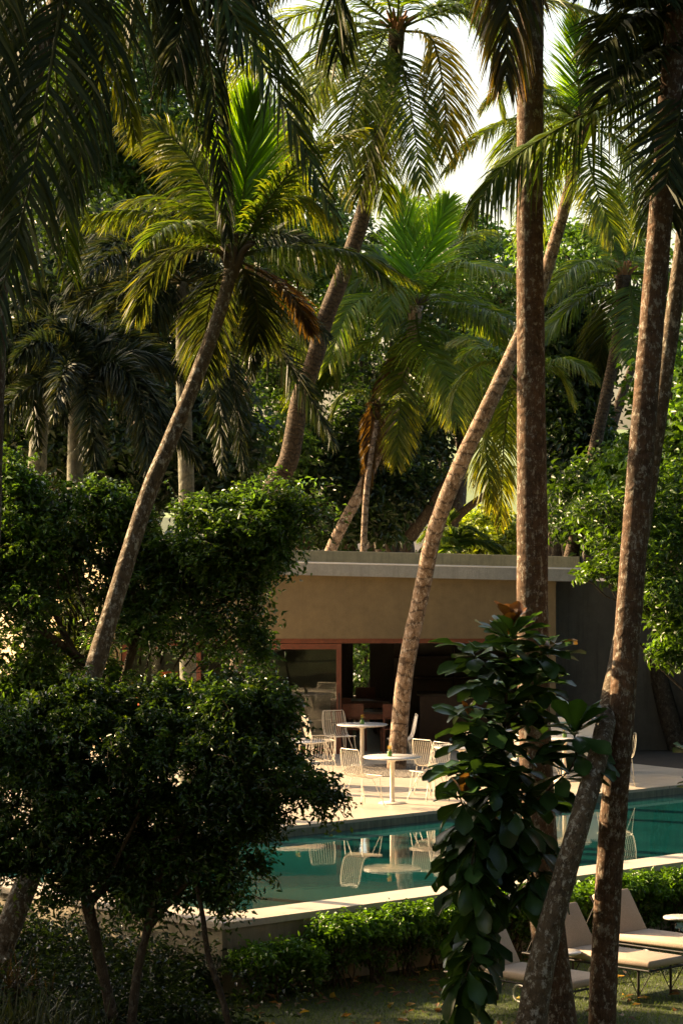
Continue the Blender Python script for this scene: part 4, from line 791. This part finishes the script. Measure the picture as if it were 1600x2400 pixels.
ficus('brighter green ficus crown behind the slender leaning palm', P(330, 2210, 38), [(upA, 37, 1.0, 84, 32, 12, .33), (upC, 37.2, .6, 22, 26, 12, .3), (upD, 37, 1.0, 92, 32, 12, .33), (upB, 36.9, .5, 44, 18, 11, .3), ([(215, 1290), (300, 1275), (400, 1300), (390, 1370), (250, 1370)], 37, .5, 16, 20, 11, .34), ([(430, 1190), (560, 1150), (715, 1165), (700, 1225), (600, 1235), (450, 1230)], 37, .6, 22, 12, 12, .5), ([(-60, 1400), (60, 1380), (170, 1400), (150, 1560), (200, 1600), (280, 1560), (290, 1660), (-60, 1700)], 36.4, .5, 62, 24, 11, .34), ([(60, 1380), (180, 1360), (300, 1360), (320, 1440), (250, 1520), (190, 1450)], 37.2, .4, 16, 18, 11, .32)], FC * 1.7, .092,
      [[(100, 1480, 36, 16), (180, 1540, 36.5, 22), (280, 1640, 37, 30), (320, 1900, 37.5, 40), (330, 2210, 38, 44)], [(280, 1640, 37, 26), (330, 1480, 37, 20), (440, 1380, 37, 14), (560, 1270, 37, 8)], [(180, 1540, 36.5, 16), (120, 1420, 36.6, 12), (60, 1260, 36.8, 7)], [(330, 1480, 37, 14), (300, 1350, 37, 11), (230, 1220, 37.2, 6)]], 22, (300, 1650))
# dark undergrowth along the left pool wall
g = Geo(); rs = np.random.default_rng(77)
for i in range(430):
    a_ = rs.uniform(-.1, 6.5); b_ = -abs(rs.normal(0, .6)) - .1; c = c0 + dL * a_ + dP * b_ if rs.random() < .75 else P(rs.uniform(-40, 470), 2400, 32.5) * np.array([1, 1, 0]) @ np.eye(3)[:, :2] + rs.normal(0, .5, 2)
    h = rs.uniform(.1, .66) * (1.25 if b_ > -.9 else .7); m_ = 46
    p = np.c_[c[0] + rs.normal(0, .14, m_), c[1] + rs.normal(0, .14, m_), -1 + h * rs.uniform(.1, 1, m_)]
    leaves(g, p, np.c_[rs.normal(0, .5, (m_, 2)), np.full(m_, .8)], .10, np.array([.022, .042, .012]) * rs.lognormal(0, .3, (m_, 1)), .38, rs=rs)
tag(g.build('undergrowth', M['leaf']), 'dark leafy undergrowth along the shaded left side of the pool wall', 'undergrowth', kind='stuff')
# ------------------------------------------------------------------ hedge along the pool wall
hedge_label = 'clipped green hedge bush with bare stems along the pool wall'
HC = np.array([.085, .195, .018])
for i in range(15):
    a = .25 + i * .62
    if i > 13: a = .25 + i * .62
    rs = np.random.default_rng(300 + i); c = pp(a, -.33 - rs.uniform(0, .06)); hgt = .62 + rs.uniform(-.05, .05) + (.18 if i > 1 else 0)
    root = thing('hedge_bush', (*c, -1), None, 'hedge bush', 'hedge bushes along the pool wall')
    nm = {0: 'sparse end bush of the hedge at the pool corner', 1: 'low loose hedge bush second from the pool corner'}
    root['label'] = nm.get(i, hedge_label)
    g = Geo(); gt = Geo()
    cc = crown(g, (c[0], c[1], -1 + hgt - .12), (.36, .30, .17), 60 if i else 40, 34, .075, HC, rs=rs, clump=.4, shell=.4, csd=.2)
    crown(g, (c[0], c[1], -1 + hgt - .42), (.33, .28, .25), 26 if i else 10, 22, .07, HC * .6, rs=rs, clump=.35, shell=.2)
    for k_ in range(11):
        b0 = np.array([c[0] + rs.normal(0, .11), c[1] + rs.normal(0, .08), -1.02]); limb(gt, b0, cc[rs.integers(len(cc))], .011, .005, .05, 7, rs=rs)
    gt.build('stems', M['bark_tree'], root); g.build('foliage', M['leaf'], root)
# ------------------------------------------------------------------ big leaved plant
def bigleaf(g, base, d, L, W, up, col, curl=.25, nseg=7):
    d = nrm(d); s = nrm(np.cross(d, up)); nn = np.cross(s, d)
    t = np.linspace(0, 1, nseg); wd_ = W * np.array([.06, .2, .42, .68, .95, .98, .25]) if nseg == 7 else None
    mid = base + d * (L * t)[:, None] - nn * (curl * L * t ** 2)[:, None]
    wav = rng.normal(0, .02 * L, (2, nseg))
    l_ = mid + s * (wd_ * .5)[:, None] + nn * (wd_ * .16 + wav[0])[:, None]; r_ = mid - s * (wd_ * .5)[:, None] + nn * (wd_ * .16 + wav[1])[:, None]
    V = np.stack([l_, mid, r_], 1).reshape(-1, 3); k_ = np.arange(nseg - 1)[:, None] * 3
    F = np.concatenate([k_ + np.array([[0, 1, 4, 3]]), k_ + np.array([[1, 2, 5, 4]])]); C = np.tile(np.asarray(col), (nseg * 3, 1)) * rng.uniform(.85, 1.15, (nseg * 3, 1)); C[1::3] = C[1::3] * 1.3 + .01
    g.add(V, F, np.clip(C, .003, .9))
bp = thing('almond_sapling', P(1085, 2460, 30.6), 'dark glossy big leaved sapling standing before the thick trunk', 'plant')
gs = Geo(); gl = Geo(); gy = Geo(); BGc = np.array([.022, .058, .012]); rs = np.random.default_rng(50)
def stem(pts, r0, r1, n_=14):
    q = spline(np.array([P(*p_) for p_ in pts]), n_); tube(gs, q, np.linspace(r0, r1, n_), 8); return q
main = stem([(1085, 2460, 30.6), (1095, 2250, 30.6), (1125, 2060, 30.6), (1160, 1900, 30.7), (1182, 1700, 30.8), (1190, 1560, 30.8), (1192, 1500, 30.8)], .03, .012, 24)
br_ = [stem([(1125, 2050, 30.6), (1100, 1940, 30.3), (1078, 1870, 30.2)], .015, .008), stem([(1160, 1900, 30.7), (1250, 1880, 30.5), (1330, 1810, 30.4)], .015, .008), stem([(1178, 1750, 30.8), (1135, 1720, 30.6), (1105, 1690, 30.5)], .012, .007),
       stem([(1182, 1700, 30.8), (1225, 1660, 30.9), (1255, 1610, 31)], .012, .007), stem([(1160, 1900, 30.7), (1100, 1960, 30.4), (1060, 2020, 30.3)], .012, .007), stem([(1165, 1880, 30.7), (1230, 1960, 30.5), (1250, 2060, 30.4)], .012, .007), stem([(1330, 1815, 30.4), (1350, 1770, 30.4), (1345, 1720, 30.4)], .01, .007), stem([(1110, 2120, 30.6), (1120, 2200, 30.3), (1090, 2290, 30.2)], .012, .008), stem([(1160, 1900, 30.7), (1120, 1960, 30.2), (1100, 2050, 30.0)], .012, .008),
       stem([(1182, 1720, 30.8), (1120, 1790, 30.4), (1090, 1815, 30.3)], .012, .007), stem([(1190, 1560, 30.8), (1130, 1560, 30.6), (1110, 1530, 30.6)], .01, .006), stem([(1190, 1560, 30.8), (1250, 1540, 30.8), (1280, 1530, 30.8)], .01, .006)]
def rosette(c, n_, L, lift, col, axis=(0, 0, 1), spread=1.0, gg=None):
    ax = nrm(np.array(axis, float))
    for i in range(n_):
        a = i * 2.4 + rs.uniform(-.3, .3); d = np.array([math.cos(a), math.sin(a), 0]) * spread + ax * (lift + rs.normal(0, .15))
        bigleaf(gg or gl, np.asarray(c) + rs.normal(0, .02, 3), d, L * rs.uniform(.7, 1.2), L * .47, np.array([0, 0, 1.0]) + rs.normal(0, .25, 3), col * rs.uniform(.7, 1.4), curl=rs.uniform(.05, .4))
for j in range(3, 24, 1):
    rosette(main[j], 6 if j < 8 else 9, .46 if j < 20 else .42, (-.9 if j < 9 else -.35) if j < 18 else .5, BGc)
vol = [(1050, 1830), (1110, 1640), (1180, 1500), (1280, 1560), (1300, 1900), (1285, 2080), (1150, 2160), (1090, 2300), (1050, 2300), (1080, 2120), (1055, 2020)]; nv = 0
while nv < 44:
    t = np.array([[rs.uniform(1000, 1310), rs.uniform(1500, 2300)]])
    if inpoly(t, vol)[0]:
        rosette(P(t[0, 0], t[0, 1], rs.uniform(30.2, 31.2)), 5, rs.uniform(.32, .46), -.8 if t[0, 1] > 1900 else rs.uniform(-.5, .3), BGc); nv += 1
rosette(main[-1], 9, .38, 1.0, BGc * 1.6); rosette(main[-1] + np.array([.02, -.05, .10]), 7, .34, 1.9, np.array([.13, .055, .016]), spread=.6, gg=gy)
for k_, q in enumerate(br_):
    for j in (6, 9, 12): rosette(q[j], 6, .42, -.5 if k_ in (0, 4, 5, 7, 8) else -.1, BGc)
    rosette(q[-1], 7, .40, .5 if k_ not in (4, 5, 7, 8) else -1.2, BGc * 1.3)
rosette(br_[6][-1], 6, .42, 1.6, np.array([.05, .13, .02])); rosette(br_[0][-1] + np.array([.02, 0, .02]), 4, .28, 2.0, np.array([.10, .05, .02]), spread=.5, gg=gy); rosette(br_[2][-1], 3, .2, 1.6, np.array([.13, .055, .02]), spread=.5, gg=gy); rosette(br_[11][-1] + np.array([.05, -.1, .08]), 4, .3, .3, np.array([.11, .06, .018]), gg=gy)
gs.build('stem', M['bark_tree'], bp); gl.build('leaves', M['bigleaf'], bp); gy.build('young_leaves', M['bigleaf'], bp)
e2 = thing('almond_sapling', P(1660, 2500, 30.2), 'green big leaved sapling just entering at the right edge', 'plant')
gs = Geo(); gl = Geo(); q = stem([(1660, 2500, 30.2), (1650, 2100, 30.2), (1640, 1760, 30.2)], .025, .01)
for j, (u, v) in enumerate([(1625, 1775), (1630, 1850), (1635, 2190)]): rosette(P(u, v, 30.2), 7, .3, .5, np.array([.045, .11, .02]))
gs.build('stem', M['bark_tree'], e2); gl.build('leaves', M['bigleaf'], e2)
# ------------------------------------------------------------------ grass, tufts, litter
g = Geo(); m_ = 60000; x = rng.uniform(-6, 8, m_ * 2); y = rng.uniform(31.5, 41, m_ * 2)
inside = ((np.c_[x, y] - c0) @ dL < -.1) | ((np.c_[x, y] - c0) @ dP < -.1); x, y = x[inside][:m_], y[inside][:m_]; m_ = len(x)
hh = rng.uniform(.02, .055, m_); a = rng.uniform(0, 6.28, m_); lean = rng.normal(0, .02, (m_, 2)); ww = .004
B0 = np.c_[x, y, np.full(m_, -1.0)]; s_ = np.c_[np.cos(a), np.sin(a), np.zeros(m_)] * ww
V = np.stack([B0 - s_, B0 + s_, B0 + np.c_[lean, hh]], 1).reshape(-1, 3)
cg = np.array([.095, .16, .014]) * rng.uniform(.5, 1.4, (m_, 1)); g.add(V, np.arange(m_ * 3).reshape(-1, 3), np.repeat(cg, 3, 0))
tag(g.build('grass', M['grass'], smooth=False), 'short green grass of the lawn round the loungers', 'grass', kind='stuff')
g = Geo(); m_ = 420; x = rng.uniform(-4.5, 4.5, m_ * 3); y = rng.uniform(32.2, 39, m_ * 3)
d1 = (np.c_[x, y] - c0) @ dL; d2 = (np.c_[x, y] - c0) @ dP; inside = (d1 < -.1) | (d2 < -.1); inside &= (rng.random(m_ * 3) < np.where(d1 > -1.5, 1, .35)); x, y = x[inside][:m_], y[inside][:m_]
lc = np.array([[.20, .10, .045], [.12, .06, .03], [.28, .17, .09], [.3, .2, .04], [.09, .05, .03]])[rng.integers(0, 5, len(x))]
leaves(g, np.c_[x, y, np.full(len(x), -.965)], np.c_[rng.normal(0, .3, (len(x), 2)), np.ones(len(x))], .15, lc * 1.5, .5, .1)
tag(g.build('leaf_litter', M['leaf'], smooth=False), 'dry brown leaves scattered on the lawn below the pool wall', 'fallen leaves', kind='stuff')
def tuft(label, base, n_, L, col, name='grass_tuft', seed=0, spread=.35):
    rs = np.random.default_rng(seed); root = thing(name, base, label, 'plant', 'arching grass tufts in the lower left'); g = Geo(); b0 = np.asarray(base, float)
    for i in range(n_):
        a = rs.uniform(0, 6.28); e = rs.uniform(.5, 1.4); l_ = L * rs.uniform(.5, 1.1); d = np.array([math.cos(a) * math.cos(e), math.sin(a) * math.cos(e), math.sin(e)])
        t = np.linspace(0, 1, 6)[:, None]; p = b0 + rs.normal(0, spread * .35, 3) * np.array([1, 1, 0]) + d * l_ * t + np.array([0, 0, -1]) * l_ * .75 * t ** 2 * math.cos(e) * 1.4
        s = nrm(np.cross(d, [0, 0, 1])) * .008 * np.array([.7, 1, 1, .8, .5, .05])[:, None]
        V = np.stack([p - s, p + s], 1).reshape(-1, 3); F = [[2 * j, 2 * j + 1, 2 * j + 3, 2 * j + 2] for j in range(5)]
        g.add(V, F, col * rs.uniform(.5, 1.5))
    g.build('blades', M['grass'], root); return root
tuft('arching straw tipped grass tuft in the bottom left corner', P(60, 2440, 30.5), 420, .8, np.array([.05, .06, .018]), seed=1, spread=.6)
tuft('darker arching grass tuft beside the ficus stems', P(200, 2420, 31.5), 260, .6, np.array([.035, .05, .015]), seed=2, spread=.6)
tuft('low dark grass tuft under the ficus by the pool corner', P(400, 2420, 32.4), 220, .45, np.array([.03, .04, .015]), seed=3, spread=.7)
tuft('reddish bladed tuft beside the trunk at the lower left edge', P(20, 2330, 32.6), 200, .7, np.array([.07, .045, .02]), seed=4, spread=.5)

# ------------------------------------------------------------------ unseen building and trees added to cut sky light on the foreground
hb = thing('added_blocker_building', (0, -5, -1), 'added unseen dark building behind the viewer that blocks sky light', 'building')  # added out of view to hold back sky fill from behind
g = Geo(); box(g, -45, 45, -13, -5, -1.05, 16); g.build('wall', M['darkwall'], hb, smooth=False)
g = Geo(); box(g, -46, 46, -14, -2.2, 16.0, 16.4); g.build('roof', M['fascia'], hb, smooth=False)
for i in range(9):
    g = Geo(); x = -36 + i * 9; box(g, x - 1.5, x + 1.5, -5.0, -4.97, 3.2, 5.8); g.build('window', M['darkwood'], hb, smooth=False)
def shade(label, x, y, z, rx, ry, rz, nc=150, per=26, sz=.75):  # tree out of view, added to block sky and sun on the foreground
    rs = np.random.default_rng(int(abs(x * 13 + y * 7))); root = thing('added_shade_tree', (x, y, -1), label, 'tree', 'added trees out of view that block sky and sun'); g = Geo(); gt = Geo()
    cc = crown(g, (x, y, z), (rx, ry, rz), nc, per, sz, BD, rs=rs, clump=.28, shell=.4)
    limb(gt, (x, y, -1.05), (x, y, z - rz * .4), .4, .3, .02, rs=rs)
    for i in range(8): limb(gt, (x, y, z - rz * .4), cc[i], .2, .04, .05, rs=rs)
    gt.build('trunk', M['bark_tree'], root); g.build('crown', M['leaf'], root)
for q in [('added unseen shade tree over the lawn', 3, 13, 15, 9, 8, 4, 260, 26), ('added unseen shade tree over the lawn beside the blocker building', -11, 14, 14, 8, 8, 4, 240, 26), ('added unseen shade tree at the left of the lawn', -17, 31, 8, 5.5, 7, 8, 240, 26), ('added unseen shade tree left of the pool', -15, 37.6, 4, 4, 4, 4, 140, 26),
          ('added unseen shade tree at the right of the lawn', 16, 30, 8, 5.5, 7, 9, 240, 26), ('added unseen shade tree at the right of the garden wall', 18, 46, 8, 6, 7, 9, 240, 26), ('added unseen shade canopy high over the pool', 5, 36, 19, 9, 8, 4, 300, 26), ('added unseen shade canopy high over the left shrubs', -7, 35, 18.5, 7, 8, 3.5, 240, 26), ('added unseen shade tree right of the blocker building', 15, 13, 12, 7, 8, 7, 240, 26)]: shade(*q)
